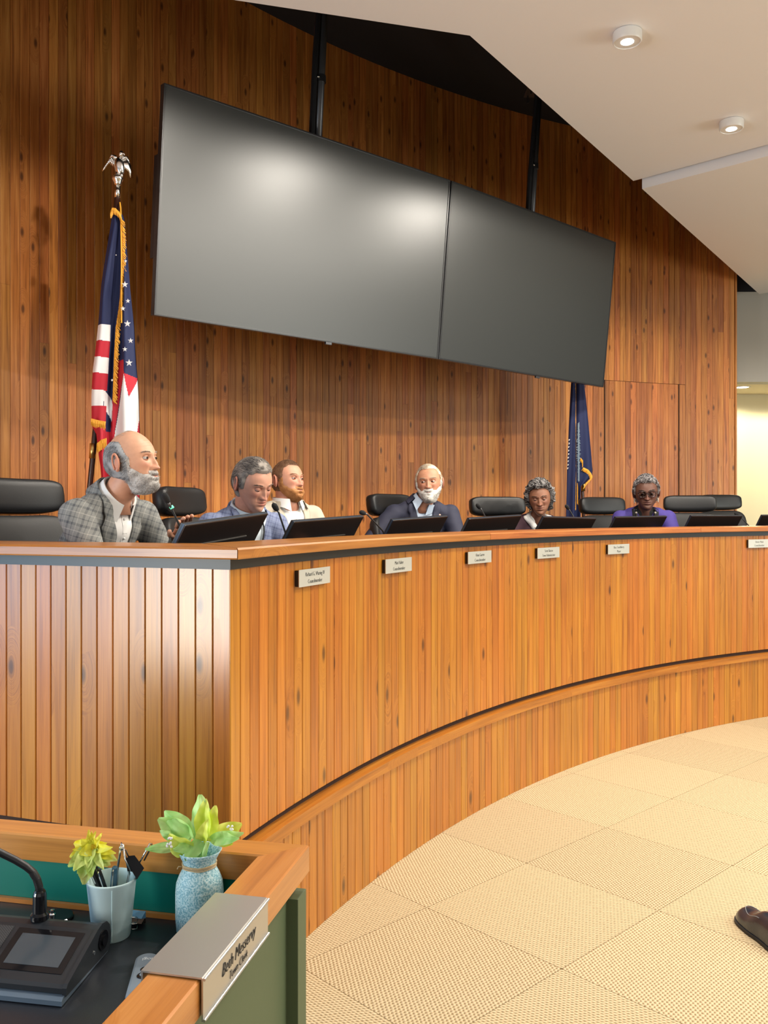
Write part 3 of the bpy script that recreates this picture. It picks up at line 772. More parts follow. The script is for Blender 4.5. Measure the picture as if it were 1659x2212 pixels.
    for i in range(rows+1):
        y = 440+(2450-440)*i/rows; row = []; cr_ = []
        for si, (A, B, n, amp) in enumerate(segs):
            xa, xb = interp(A, y), interp(B, y)
            for k in range(n+(si == 2)):
                t = k/n; x = xa+(xb-xa)*t
                d = amp*math.sin(math.pi*t)+(.014*math.sin(t*math.pi*3+y*.0016) if si == 2 else .004*math.sin(t*9+y*.004))
                if si == 1: d -= .0
                d *= min(1, .35+(y-440)/900)
                row.append(at(*fz(x, y), YF-.02)+Vector((0, -d+.006*math.sin(y*.012+x*.03), 0))); cr_.append((x, y))
        P.append(row); cells.append(cr_)
    def mf(i, j):
        x = (cells[i][j][0]+cells[i][j+1][0]+cells[i+1][j][0]+cells[i+1][j+1][0])/4; y = (cells[i][j][1]+cells[i+1][j][1])/2
        si = 0 if j < 30 else (1 if j < 46 else 2)
        for k, (pl, c) in enumerate(WR):
            if k < 6 and si != 0: continue
            if k == 6 and (si == 2): continue
            if k == 7 and si == 0 and y < 1720: continue
            if k > 7 and si != 2: continue
            if inpoly(x, y, pl): return c
        return 0 if y < 1880 else 1
    mb = MB(); mb.grid(P, mfun=mf)
    Bk = [[p+Vector((0, .05*math.sin(math.pi*j/(len(r)-1))+.01, 0)) for j, p in enumerate(r)] for r in P]
    mb.grid(Bk, mi=0)
    mb.build('flag_cloth', [M['navy'], M['flag_red'], M['flag_white']], root, smooth=True, recalc=False)
    for x, y, r in ((368, 905, 24), (385, 1165, 25), (396, 1425, 26), (388, 1015, 17), (355, 1065, 18), (406, 1278, 20), (368, 1335, 18), (373, 750, 12), (283, 1540, 10), (310, 710, 6)):
        mb = MB(); star_mesh(mb, at(*fz(x, y), YF-.075), r/3.072/F*YF*.95, Vector((1, 0, 0)), Vector((0, 0, 1)), Vector((0, -1, 0)))
        mb.build('star', M['flag_white'], root)
    line = [at(*fz(interp(Gf, y)-2, y), YF-.035) for y in range(470, 1690, 40)]
    mb = MB(); fringe(mb, line, (.75, -.1, -.75), .030, 330); fringe(mb, line, (.3, -.1, -.9), .026, 200)
    topl = [at(*fz(x, y), YF-.035) for x, y in ((276, 420), (285, 398), (305, 400), (330, 425), (345, 460))]
    fringe(mb, topl, (.1, -.1, -1), .035, 60); fringe(mb, topl, (.1, -.1, -1), .028, 60)
    bot = [at(*fz(x, y), YF-.075) for x, y in ((147, 1795), (190, 1806), (240, 1815))]
    fringe(mb, bot, (0, 0, -1), .040, 60)
    fringe(mb, [at(*fz(x, y), YF-.075) for x, y in ((185, 1960), (215, 1935), (245, 1925))], (0, 0, -1), .05, 50)
    mb.tube([at(*fz(335, 360), YF-.02), at(*fz(340, 400), YF-.03), at(*fz(345, 700), YF-.055), at(*fz(346, 1160), YF-.06)], .004, 6)
    mb.build('gold_fringe', M['gold'], root, kind='stuff')
build_flag1()
YG = 8.25
def gz(x, y): return (1080+x/2.865, 820+y/2.865)
def build_flag2():
    foot = at(1268, 1300, YG); foot.z = ZP
    root = empty('state_flag', foot, 'dark blue flag with white emblem and gold fringe hanging beneath right wall screen', 'flag')
    a, b = at(*gz(517, 840), YG+.05), at(*gz(470, -250), YG+.05)
    mb = MB(); mb.tube([Vector((foot.x, foot.y, ZP+.05)), a, b], .016, 12); mb.build('pole', M['pole_wood'], root, smooth=True)
    mb = MB(); p1, p2 = at(*gz(516, 690), YG+.04), at(*gz(514, 610), YG+.04); mb.tube([p1, p2], .0185, 12); mb.build('brass_joint', M['brass'], root, smooth=True)
    mb = MB(); mb.lathe([(.15, 0), (.15, .02), (.11, .04), (.03, .06), (.025, .12)], c=foot, n=28); mb.build('stand', M['brass'], root)
    mb = MB(); mb.lathe([(.012, 0), (.02, .02), (.012, .05), (.006, .09), (.001, .13)], c=b, n=16); mb.build('spear_tip', M['brass'], root)
    Lf = [(-240, 462), (30, 440), (250, 428), (560, 414), (900, 408), (1100, 406)]
    Mf = [(-240, 470), (30, 470), (250, 468), (560, 474), (900, 472), (1100, 470)]
    Rf = [(-240, 480), (30, 520), (250, 545), (560, 574), (600, 570), (640, 530), (660, 500), (1100, 500)]
    P = []; cells = []
    for i in range(121):
        y = -240+1340*i/120; row = []; cc = []
        for (A, B, n, amp) in ((Lf, Mf, 10, .04), (Mf, Rf, 14, .045)):
            xa, xb = interp(A, y), interp(B, y)
            for k in range(n+(A is Mf)):
                t = k/n; x = xa+(xb-xa)*t; d = (amp*math.sin(math.pi*t)+.012*math.sin(t*8+y*.003))*min(1, .4+(y+240)/600)
                row.append(at(*gz(x, y), YG-.02)+Vector((0, -d, 0))); cc.append((x, y))
        P.append(row)
    mb = MB(); mb.grid(P); mb.grid([[p+Vector((0, .05*math.sin(math.pi*j/(len(r)-1))+.01, 0)) for j, p in enumerate(r)] for r in P])
    mb.build('flag_cloth', M['navy'], root, smooth=True, recalc=False)
    # pale feathery emblem seen on the fold
    emb = plain('emblem', (.20, .27, .34), .8); mb = MB(); r_ = random.Random(2)
    for k in range(34):
        y = 275+k*10.5; w_ = 6+9*math.sin(math.pi*min(1, k/30))
        for s in (-1, 1):
            c = at(*gz(486, y), YG-.085); q = at(*gz(486+s*w_*r_.uniform(.6, 1), y+r_.uniform(-14, 14)), YG-.078)
            mb.tube([c, q], [.006, .002], 4)
    mb.tube([at(*gz(486, 270), YG-.085), at(*gz(487, 630), YG-.08)], .008, 5)
    mb.build('emblem', emb, root)
    mb = MB()
    for y in range(370, 550, 22):
        x = 430-(y-370)*.05; mb.tube([at(*gz(x-4, y), YG-.058), at(*gz(x+3, y+1), YG-.062)], .003, 4); mb.tube([at(*gz(x-4+(y % 3)*3, y), YG-.06), at(*gz(x-3+(y % 2)*4, y+9), YG-.06)], .003, 4)
    mb.build('lettering', M['flag_white'], root)
    mb = MB()
    line = [at(*gz(470, y), YG-.035) for y in range(20, 860, 60)]
    fringe(mb, line, (-.5, -.1, -.8), .028, 160); 
    line = [at(*gz(478, y), YG-.06) for y in (640, 680, 740)]; fringe(mb, line, (0, -.2, -1), .06, 40)
    line = [at(*gz(x, y), YG-.06) for x, y in ((518, 545), (545, 558), (562, 580), (570, 600), (555, 622), (535, 640), (522, 662))]
    fringe(mb, line, (-.35, -.1, -.7), .040, 110, r=.004)
    line = [at(*gz(x, y), YG-.06) for x, y in ((500, 485), (512, 500), (512, 525))]; fringe(mb, line, (-.2, -.1, -.9), .03, 24)
    mb.build('gold_fringe', M['gold'], root, kind='stuff')
build_flag2()

# ================================================================ CLERK'S DESK IN FRONT
M['green'] = plain('green', (.085, .115, .055), .55, bump=.08, bscale=60)
M['green_in'] = plain('green_in', (.0, .17, .125), .4)
M['laminate'] = plain('laminate', (.020, .023, .030), .3, bump=.1, bscale=900)
M['aluminium'] = plain('aluminium', (.56, .55, .53), .34, metal=.85)
ZS, ZR = .73, .866
K0 = atz(668, 1825, ZR); bu = Vector((-.9763, .2164, 0)); ru = Vector((-.2164, -.9763, 0))
def dk(a, b, z): return Vector((K0.x, K0.y, 0))+bu*a+ru*b+Vector((0, 0, z))      # a along the back, b along the side, from the outer corner
RD = Matrix((bu, ru, Vector((0, 0, 1)))).transposed()
desk = empty('clerk_desk', dk(.5, .5, 0), 'nearest desk with pine rim, green panels and black top', 'desk')
def rimpiece(along_back, ln, wd, z0, z1):
    mb = MB(); uv = []; bv = .003
    prof = [(0, z0), (0, z1-bv), (bv, z1), (wd-bv, z1), (wd, z1-bv), (wd, z0)]
    for k in range(2):
        for o_, z in prof:
            s = o_ if k == 0 else ln
            mb.v.append(dk(s, o_, z) if along_back else dk(o_, s, z)); uv.append((s+(0 if along_back else 5), o_+z))
    for i in range(6):
        j = (i+1) % 6; mb.f.append((i, j, 6+j, 6+i)); mb.m.append(0)
    mb.f += [tuple(range(6)), tuple(range(6, 12))[::-1]]; mb.m += [0, 0]
    mb.build('rim_board', M['rim_wood'], desk, uvs=uv)
rimpiece(True, 1.5, .068, ZR-.05, ZR); rimpiece(False, 1.1, .078, ZR-.05, ZR)
def dbox(nm, a0, a1, b0, b1, z0, z1, mat, bev=0, par=None, **kw):
    mb = MB(); mb.box(dk((a0+a1)/2, (b0+b1)/2, (z0+z1)/2), (a1-a0, b1-b0, z1-z0), RD, bev=bev); return mb.build(nm, mat, par or desk, **kw)
dbox('side_panel', .026, .052, .05, 1.1, .0, ZR-.0505, M['green'])
dbox('back_panel', .004, 1.5, .006, .056, .0, .785, M['green'], .002)
dbox('inner_panel', .06, 1.5, .057, .062, ZS+.009, ZR-.0505, M['green_in'])
dbox('inner_panel', .0525, .06, .065, 1.1, ZS+.001, ZR-.0505, M['green_in'])
dbox('bead_strip', .061, 1.5, .063, .072, ZS+.0005, ZS+.009, M['rim_wood'])
dbox('desk_top', .056, 1.5, .058, 1.1, ZS-.03, ZS, M['laminate'])
dbox('end_panel', 1.46, 1.49, .06, .8, 0, ZS-.031, M['green'])
# ---- clerk's name plate saddled over the rim
pp = dk(.035, .37, ZR+.0005)
root = empty('rim_name_plate', pp, 'brushed metal name plate over pine rim, reading Beth Messervy, Town Clerk', 'name plate')
mb = MB(); prof = [(-.0055, ZR-.056), (-.0055, ZR+.002), (-.0035, ZR+.004), (.086, ZR+.004), (.086, ZR-.012), (.0835, ZR-.012), (.0835, ZR+.0015), (-.003, ZR+.0015), (-.003, ZR-.056)]
n_ = len(prof)
for b_ in (.243, .497):
    for o_, z in prof: mb.v.append(dk(o_, b_, z))
for i in range(n_):
    j = (i+1) % n_; mb.f.append((i, j, n_+j, n_+i)); mb.m.append(0)
mb.f += [tuple(range(n_)), tuple(range(n_, 2*n_))[::-1]]; mb.m += [0, 0]
mb.build('bracket', M['aluminium'], root)
for z in (ZR+.0015, ZR-.054):
    mb = MB(); mb.tube([dk(-.007, .243, z), dk(-.007, .497, z)], .0022, 8); mb.build('ridge', M['aluminium'], root)
ang = math.atan2(-ru.y, -ru.x)               # text runs away from the camera along the side
for body, size, b_, z in (('Beth Messervy', .026, .368, ZR-.021), ('Town Clerk', .017, .372, ZR-.041)):
    p = dk(-.0062, b_, z)
    text(body, size, M['ink'], root, p-world_loc(root), (math.pi/2, 0, ang), sx=.86, shear=.35, bold=-.0006)

# ---- paper cup with pens, flower and clips
cc = Vector((-.5035, 1.615, ZS)); cc = at(241, 1970, 1.60); cc.z = ZS
root = empty('paper_cup', cc, 'pale blue-white paper cup holding pens on clerk desk', 'cup')
M['cup'] = plain('cup', (.62, .80, .84), .5)
mb = MB(); mb.lathe([(.0, .004), (.031, .004), (.0325, 0), (.0335, .002), (.0435, .100), (.0455, .1025), (.0455, .105), (.0435, .106), (.0425, .1035), (.0325, .008), (.0, .0075)], c=cc, n=48)
o = mb.build('cup_wall', M['cup'], root); smooth_by_angle(o, 40)
mb = MB(); mb.tube([cc+Vector((.010, -.0325, .003)), cc+Vector((.0135, -.0425, .099))], .0007, 5); mb.build('seam', M['cup'], root)
def cz(x, y): return (130+x/3.858, 1690+y/3.858)
def cp(x, y, dY=0.0): return at(*cz(x, y), 1.60+dY)
M['pen_black'] = plain('pen_black', (.015, .015, .017), .18, spec=.8)
M['pen_blue'] = plain('pen_blue', (.05, .13, .2), .12, spec=.8)
M['chrome'] = plain('chrome', (.8, .8, .8), .15, metal=1)
def pen(x0, y0, base, mat, lab, r=.0048, dY=0):
    tip = cp(x0, y0, dY); b = cc+Vector(base); d = (b-tip).normalized()
    root = empty('pen', b, lab, 'pen', 'pens in the paper cup')
    mb = MB(); mb.tube([tip+d*.012, b], r, 12); mb.build('barrel', mat, root, smooth=False)
    mb = MB(); mb.tube([tip, tip+d*.002, tip+d*.014], [r*.5, r*.85, r*.95], 12); mb.build('end_cap', mat, root)
    sd = Vector((0, -1, 0)); mb = MB(); mb.tube([tip+d*.004+sd*(r+.001), tip+d*.006+sd*(r+.003), tip+d*.035+sd*(r+.0025)], .0014, 6); mb.build('clip', M['chrome'], root)
pen(245, 685, (.010, .004, .010), M['pen_black'], 'black capped pen leaning left out of paper cup', .0062, -.012)
pen(318, 718, (.016, -.004, .010), M['pen_black'], 'thin black pen leaning left, second from left in the cup', .0040, -.02)
pen(455, 700, (-.002, -.004, .010), M['pen_blue'], 'clear blue pen with chrome clip near front of cup', .0056, -.02)
root = empty('hex_key', cc+Vector((0, 0, .011)), 'bent dark metal hex key sticking out of paper cup', 'tool')
mb = MB(); mb.tube([cp(140, 708, -.01), cp(178, 650, -.01), cp(205, 617, -.01), cp(232, 612, -.01), cp(262, 640, -.01), cp(300, 700, -.008), cc+Vector((.012, .008, .012))], .0022, 6); mb.build('shaft', M['pen_black'], root)
root = empty('spring_clip', cc+Vector((.012, -.008, .011)), 'silver spring clip standing in paper cup beside the yellow flower', 'clip')
mb = MB(); mb.tube([cp(505, 530), cp(512, 506), cp(525, 520), cp(528, 570), cp(555, 660), cp(575, 760), cc+Vector((.014, -.004, .02))], .0022, 6)
mb.tube([cp(505, 530), cp(496, 600), cp(480, 700), cc+Vector((.006, .0, .02))], .0022, 6); mb.ball(cp(512, 545), .005, 10, 8); mb.build('wire', M['chrome'], root, smooth=True)
root = empty('large_binder_clip', cp(620, 680, .01), 'large black binder clip with chrome arms hooked on cup edge', 'clip', 'binder clips')
mb = MB(); pr = [(545, 640), (575, 612), (620, 608), (700, 715), (640, 810), (600, 745), (560, 740)]
mb.add([cp(x, y, -.012) for x, y in pr]+[cp(x, y, .030) for x, y in pr], [tuple(range(7)), tuple(range(7, 14))[::-1]]+[(i, (i+1) % 7, 7+(i+1) % 7, 7+i) for i in range(7)])
mb.build('jaw', M['pen_black'], root)
mb = MB(); mb.tube([cp(662, 668, -.010), cp(738, 530, -.004), cp(742, 514, 0), cp(764, 512, .008), cp(764, 530, .012), cp(700, 650, .018)], .0016, 6)
mb.tube([cp(590, 740, -.012), cp(540, 640, -.012), cp(530, 560, -.006), cp(545, 560, .004), cp(600, 690, .012)], .0016, 6); mb.build('arm', M['chrome'], root, smooth=True)

def petal(mb, base, tip, wd, bow, nrm, cup=.25, wav=.0, nl=12, nw=6, mi=0, ph=0, tipw=.0):
    base, tip = Vector(base), Vector(tip); ax = (tip-base); L = ax.length; ax.normalize(); nrm = Vector(nrm); nrm = (nrm-ax*nrm.dot(ax)).normalized(); sd = ax.cross(nrm)
    P = []
    for i in range(nl+1):
        t = i/nl; w_ = wd*(math.sin(math.pi*min(1, t*.92+.06))**.75*(1-.35*t)+.02)
        c = base+ax*L*t+nrm*bow*math.sin(math.pi*t*.9)
        row = []
        for j in range(-nw, nw+1):
            s = j/nw; rip = wav*math.sin(t*16+ph+s*2)*abs(s)
            row.append(c+sd*w_*.5*s+nrm*(w_*cup*(s*s)-w_*.05*math.exp(-(s*6)**2)+rip))
        P.append(row)
    mb.grid(P, mi=mi)
def petal_mat(name, base, tip, rough=.5):
    m, nt, b = new_mat(name); L = nt.links.new
    tc = nt.nodes.new('ShaderNodeTexCoord'); n = node(nt, 'ShaderNodeTexNoise', Scale=38.0, Detail=2.0); L(tc.outputs['Object'], n.inputs['Vector'])
    r = ramp(nt, [(.35, base), (.65, tip)]); L(n.outputs['Fac'], r.inputs[0]); L(r.outputs[0], b.inputs['Base Color'])
    b.inputs['Roughness'].default_value = rough; b.inputs['Subsurface Weight'].default_value = .0
    tr = nt.nodes.new('ShaderNodeBsdfTranslucent'); L(r.outputs[0], tr.inputs[0]); mx = nt.nodes.new('ShaderNodeMixShader'); mx.inputs[0].default_value = .3
    out = nt.nodes['Material Output']; L(b.outputs[0], mx.inputs[1]); L(tr.outputs[0], mx.inputs[2]); L(mx.outputs[0], out.inputs[0])
    return m
M['petal_yellow'] = petal_mat('petal_yellow', (.82, .72, .02), (.90, .90, .12))
M['petal_pale'] = petal_mat('petal_pale', (.62, .80, .18), (.85, .90, .30))
M['leaf_green'] = petal_mat('leaf_green', (.36, .70, .20), (.62, .88, .38))
M['leaf_yellow'] = petal_mat('leaf_yellow', (.62, .74, .06), (.82, .88, .22))
root = empty('yellow_flower', cc+Vector((-.002, .006, .012)), 'shaggy yellow artificial flower drooping out of paper cup', 'flower')
mb = MB(); mb.tube([cc+Vector((-.002, .006, .012)), cp(300, 760, .01), cp(280, 560, .0)], .0022, 6); mb.build('stem', M['leaf_green'], root)
ce = (280, 540); rf = random.Random(4)
tips = [(240, 390, 42), (300, 402, 36), (350, 425, 30), (268, 400, 34), (175, 470, 70), (120, 505, 80), (80, 620, 70), (66, 700, 90), (150, 760, 70), (200, 850, 120), (262, 790, 90), (330, 700, 70), (400, 700, 70), (478, 650, 80), (470, 590, 60), (395, 505, 50), (340, 470, 50), (120, 660, 60), (420, 560, 50), (370, 730, 60), (205, 470, 50), (100, 560, 40), (110, 740, 90), (175, 800, 110), (230, 720, 70), (300, 640, 80), (440, 640, 70), (445, 540, 60), (150, 600, 80), (380, 610, 90), (105, 650, 90), (420, 690, 80)]
for k, (x, y, w_) in enumerate(tips):
    mb = MB(); dy = rf.uniform(-.035, .0) if y > 520 else rf.uniform(-.01, .02)
    petal(mb, cp(ce[0]+rf.uniform(-12, 12), ce[1]+rf.uniform(-12, 12), -.012), cp(x, y, dy-.012), w_/3.858/F*1.6*1.45, .006, (0, -1, .25), cup=.2, wav=.0016, ph=k)
    mb.build('petal', M['petal_pale'] if y > 640 else M['petal_yellow'], root, smooth=True)
mb = MB()
for k in range(16): mb.ball(cp(ce[0]+rf.uniform(-16, 16), ce[1]+rf.uniform(-16, 16), -.018), .0028, 8, 6)
mb.build('flower_center', plain('pollen', (.85, .60, .03), .8), root, smooth=True)

# ---- frosted vase with twine
vc = at(431, 2000, 1.615); vc.z = ZS
root = empty('frosted_vase', vc, 'pale blue speckled bottle-shaped vase with twine round its neck on clerk desk', 'vase')
def vase_mat():
    m, nt, b = new_mat('vase'); L = nt.links.new; tc = nt.nodes.new('ShaderNodeTexCoord')
    n = node(nt, 'ShaderNodeTexNoise', Scale=330.0, Detail=3.0); L(tc.outputs['Object'], n.inputs['Vector'])
    n2 = node(nt, 'ShaderNodeTexNoise', Scale=40.0, Detail=2.0); L(tc.outputs['Object'], n2.inputs['Vector'])
    r = ramp(nt, [(.42, (.17, .40, .50)), (.52, (.42, .66, .74)), (.66, (.66, .82, .85))])
    L(math_n(nt, 'ADD', math_n(nt, 'MULTIPLY', n.outputs['Fac'], .8), math_n(nt, 'MULTIPLY', n2.outputs['Fac'], .2)), r.inputs[0]); L(r.outputs[0], b.inputs['Base Color'])
    b.inputs['Roughness'].default_value = .45; bp = node(nt, 'ShaderNodeBump', Strength=.4, Distance=.002); L(n.outputs['Fac'], bp.inputs['Height']); L(bp.outputs[0], b.inputs['Normal'])
    return m
M['vase'] = vase_mat()
M['twine'] = plain('twine', (.55, .42, .24), .8, bump=.6, bscale=500)
pr = [(0, .004), (.033, .004), (.038, .0), (.0415, .006), (.0435, .03), (.0435, .075), (.042, .092), (.0365, .106), (.0305, .117), (.0285, .124), (.0305, .132), (.036, .143), (.0405, .150), (.0395, .151), (.0345, .143), (.029, .132), (.027, .124), (.029, .116), (.040, .09), (.041, .03), (.038, .008), (0, .007)]
mb = MB(); mb.lathe(pr, c=vc, n=56); mb.build('vase_body', M['vase'], root, smooth=True)
mb = MB()
for k, (zz, rr) in enumerate(((.1215, .0302), (.1245, .0300), (.127, .0306))):
    mb.tube([vc+Vector((rr*math.cos(t*math.tau/30), rr*math.sin(t*math.tau/30), zz+.0006*math.sin(t))) for t in range(31)], .0013, 6)
mb.tube([vc+Vector((-.0285, -.008, .122)), vc+Vector((-.036, -.012, .1235)), vc+Vector((-.038, -.012, .119))], .0011, 6)
mb.build('twine', M['twine'], root, smooth=True)
root = empty('lily_bunch', vc+Vector((0, 0, .012)), 'bunch of green and yellow artificial lilies in frosted vase', 'flowers')
mb = MB(); 
for dx in (-.008, 0, .009): mb.tube([vc+Vector((dx, 0, .012)), vc+Vector((dx*.6, 0, .12)), cp(1200+dx*4000, 500, .015)], .0026, 8)
mb.tube([vc+Vector((.004, -.004, .1)), cp(1200, 580, -.005), cp(1228, 500, .0)], .0036, 8); mb.build('stem', M['leaf_green'], root, smooth=True)
LV = [(1130, 500, 1160, 104, 165, 0, .02), (1205, 490, 1222, 135, 120, 1, .03), (1090, 450, 872, 240, 150, 0, .03), (1095, 480, 815, 305, 165, 0, .01), (1230, 490, 1300, 190, 110, 1, .02),
      (1250, 480, 1535, 420, 95, 0, .0), (1240, 470, 1512, 345, 130, 1, .02), (1085, 545, 905, 425, 150, 1, -.01), (1010, 530, 705, 555, 75, 0, -.005), (1175, 490, 1040, 645, 105, 0, -.02),
      (1100, 530, 935, 560, 85, 0, -.02), (1190, 490, 1235, 300, 90, 1, -.01), (1160, 480, 1180, 200, 90, 0, .035), (1330, 460, 1500, 470, 90, 0, -.01), (960, 480, 830, 400, 60, 0, .01), (1290, 480, 1430, 510, 70, 1, -.015)]
for k, (x0, y0, x1, y1, w_, t, dy) in enumerate(LV):
    mb = MB(); petal(mb, cp(x0, y0, .012), cp(x1, y1, dy), w_/3.858/F*1.6*1.4, .010 if k % 3 else -.008, (rf.uniform(-.3, .3), -1, .3), cup=.28 if k % 2 else -.22, wav=.0022, ph=k*1.7, nl=16, nw=7)
    mb.build('petal', M['leaf_yellow'] if t else M['leaf_green'], root, smooth=True)
mb = MB(); 
for k in range(12): mb.ball(cp(905+rf.uniform(-25, 25), 500+rf.uniform(-40, 40), -.022), .0022, 8, 6)
for k in range(6): mb.ball(cp(1415+rf.uniform(-22, 22), 390+rf.uniform(-25, 15), -.002), .0022, 8, 6)
mb.build('stamen', M['flag_white'], root, smooth=True)

# ---- small binder clips on the desk top
for x, y, mt, lab, up in ((640, 1135, plain('clip_blue', (.12, .36, .62), .35), 'small blue binder clip on black desk top beside paper cup', .018), (640, 1190, M['pen_black'], 'small black binder clip with chrome arms lying under the blue one', .0)):
    c = atz(*cz(x, y+up*700), ZS+up); c.z = ZS+up+.0072
    root = empty('small_binder_clip', (c.x, c.y, ZS+up), lab, 'clip', 'binder clips')
    mb = MB(); mb.add([c+RD @ Vector(p) for p in ((-.013, -.009, -.0065), (-.013, -.009, .0065), (-.013, .008, 0), (.013, -.009, -.0065), (.013, -.009, .0065), (.013, .008, 0))], [(0, 1, 2), (3, 5, 4), (0, 3, 4, 1), (1, 4, 5, 2), (0, 2, 5, 3)])
    mb.build('jaw', mt, root)
    for s in (-1, 1):
        mb = MB(); mb.tube([c+RD @ Vector(p) for p in ((-.006, .008, s*.001), (-.008, .016, s*.006), (-.004, .022, s*.006+.002), (.004, .022, s*.006+.002), (.008, .016, s*.006), (.006, .008, s*.001))], .0008, 6); mb.build('arm', M['chrome'], root, smooth=True)

# ---- conference console with gooseneck
c0 = atz(137, 2172, ZS); c0.z = ZS
M['console'] = plain('console', (.018, .021, .026), .4, spec=.4, bump=.05, bscale=1500)
M['console_base'] = plain('console_base', (.10, .14, .19), .3, spec=.6)
M['lcd'] = plain('lcd', (.055, .068, .082), .15, spec=.5)
M['black_gloss'] = plain('black_gloss', (.006, .006, .008), .12, spec=.35)
def grille_mat():
    m, nt, b = new_mat('grille'); L = nt.links.new; tc = nt.nodes.new('ShaderNodeTexCoord'); sp = nt.nodes.new('ShaderNodeSeparateXYZ'); L(tc.outputs['Object'], sp.inputs[0])
    sx = math_n(nt, 'SINE', math_n(nt, 'MULTIPLY', sp.outputs[0], math.tau/.0042)); sy = math_n(nt, 'SINE', math_n(nt, 'MULTIPLY', sp.outputs[1], math.tau/.0042))
    f = math_n(nt, 'GREATER_THAN', math_n(nt, 'MULTIPLY', sx, sy), .25)
    mx = nt.nodes.new('ShaderNodeMix'); mx.data_type = 'RGBA'; mx.inputs['A'].default_value = (.05, .055, .06, 1); mx.inputs['B'].default_value = (.004, .004, .005, 1)
    L(f, mx.inputs['Factor']); L(mx.outputs['Result'], b.inputs['Base Color']); b.inputs['Roughness'].default_value = .5; return m
M['grille'] = grille_mat()
cu = Vector((-.985, .172, 0)); cw = Vector((.10, .995, 0)).normalized()     # left along the front edge, away from the camera
def cs(a, d, z): return c0+cu*a+cw*d+Vector((0, 0, z))
root = empty('conference_console', cs(.15, .09, 0), 'black conference console with touch display, speaker grille and gooseneck microphone', 'console')
sl = [(.006, .014), (.006, .022), (.012, .026), (.125, .0585), (.140, .060), (.155, .056), (.166, .046), (.170, .032), (.168, .016), (.16, .006), (.02, .006)]
def prof_prism(a0, a1, pr, nm, mat, inset=0):
    mb = MB(); n = len(pr); mb.add([cs(a, d, z) for a in (a0, a1) for d, z in pr], [tuple(range(n)), tuple(range(n, 2*n))[::-1]]+[(i, (i+1) % n, n+(i+1) % n, n+i) for i in range(n)])
    o = mb.build(nm, mat, root); bm = bmesh.new(); bm.from_mesh(o.data)
    return o
prof_prism(.004, .40, sl, 'console_body', M['console'])
prof_prism(.0, .40, [(-.006, .0015), (-.006, .009), (.0, .013), (.165, .013), (.168, .0015)], 'console_base', M['console_base'])
# side cheek with round shoulder and knob
ck = [(.004, .012), (.004, .024), (.010, .029), (.122, .0615), (.140, .0635), (.158, .059), (.170, .048), (.1745, .032), (.172, .014), (.16, .006)]
prof_prism(-.003, .004, ck, 'side_cheek', M['console'])
mb = MB(); k0 = cs(-.003, .138, .036); mb.tube([k0, k0-cu*.003], .016, 24); mb.tube([k0, k0-cu*.006], .009, 20); mb.build('knob', M['black_gloss'], root)
mb = MB(); k0 = cs(-.003, .105, .030); mb.tube([k0, k0-cu*.0012], .0032, 14); mb.build('jack', M['chrome'], root)
th_ = math.atan2(.0585-.026, .125-.012)
def on_slope(a, d, lift): return cs(a, .012+d*math.cos(th_), .026+d*math.sin(th_))+(Vector((0, 0, 1))*math.cos(th_)-cw*math.sin(th_))*lift
def slope_quad(a0, a1, d0, d1, lift, nm, mat, **kw):
    mb = MB(); q = [(a0, d0), (a1, d0), (a1, d1), (a0, d1)]
    mb.add([on_slope(a, d, .0002) for a, d in q]+[on_slope(a, d, lift) for a, d in q], [(0, 1, 2, 3), (4, 7, 6, 5)]+[(i, (i+1) % 4, 4+(i+1) % 4, 4+i) for i in range(4)])
    return mb.build(nm, mat, root, **kw)
slope_quad(.018, .140, .018, .108, .0008, 'display_bezel', M['black_gloss'])
slope_quad(.030, .127, .030, .096, .0013, 'display', M['lcd'])
slope_quad(.150, .30, .022, .110, .0008, 'speaker_grille', M['grille'])
slope_quad(.125, .20, .008, .0125, .0014, 'light_bar', plain('light_bar', (.35, .42, .52), .3))
slope_quad(.122, .165, -.003, .006, .0010, 'button_plate', M['black_gloss'])
mb = MB(); q = on_slope(.142, .0015, .0016); mb.ball(q, (.003, .002, .0006)); mb.tube([q+cw*.0, q+cw*.004], .0011, 6); mb.build('icon', M['white_gloss'], root)
# gooseneck
def n1(x, y, Y): return at(x/5.027, 1840+y/5.027, Y)
g0 = n1(432, 700, 1.535)
mb = MB(); mb.lathe([(.0155, -.004), (.0155, .004), (.012, .008), (.0115, .038), (.0100, .043), (.008, .046)], c=g0, n=24); mb.build('socket', M['black_gloss'], root)
mb = MB(); pts = [n1(432, 480, 1.535), n1(425, 380, 1.535), n1(398, 290, 1.535), n1(350, 215, 1.535), n1(280, 158, 1.53), n1(170, 92, 1.53), n1(0, 8, 1.52), n1(-250, -110, 1.51), n1(-420, -170, 1.50)]
mb.tube(pts, .0062, 12); mb.build('gooseneck', M['black_metal'], root, smooth=True)
mb = MB()
for i in range(3):
    a, b = pts[i], pts[i+1]
    for k in range(8):
        p = a.lerp(b, k/8); d = (b-a).normalized(); mb.tube([p-d*.0006, p+d*.0006], .0069, 12)
mb.build('flex_ring', M['black_metal'], root, kind='stuff')
mb = MB(); mb.tube([pts[-1], pts[-1]+(pts[-1]-pts[-2]).normalized()*.05], .011, 14); mb.build('foam_cap', M['foam'], root)
# round mounting puck by the green panel
pk = at(124, 1972, 1.665); pk.z = ZS
root = empty('mounting_plate', pk, 'round black mounting plate with bolt on desk top behind the console', 'plate')
mb = MB(); mb.lathe([(.030, 0), (.030, .005), (.028, .007), (.0, .0072)], c=pk, n=32); mb.build('disc', M['black_gloss'], root)
mb = MB(); q = pk+Vector((-.008, -.004, .007)); mb.lathe([(.006, 0), (.006, .004), (.004, .006), (.004, .012), (.0, .013)], c=q, n=12); mb.build('bolt', M['chrome'], root)
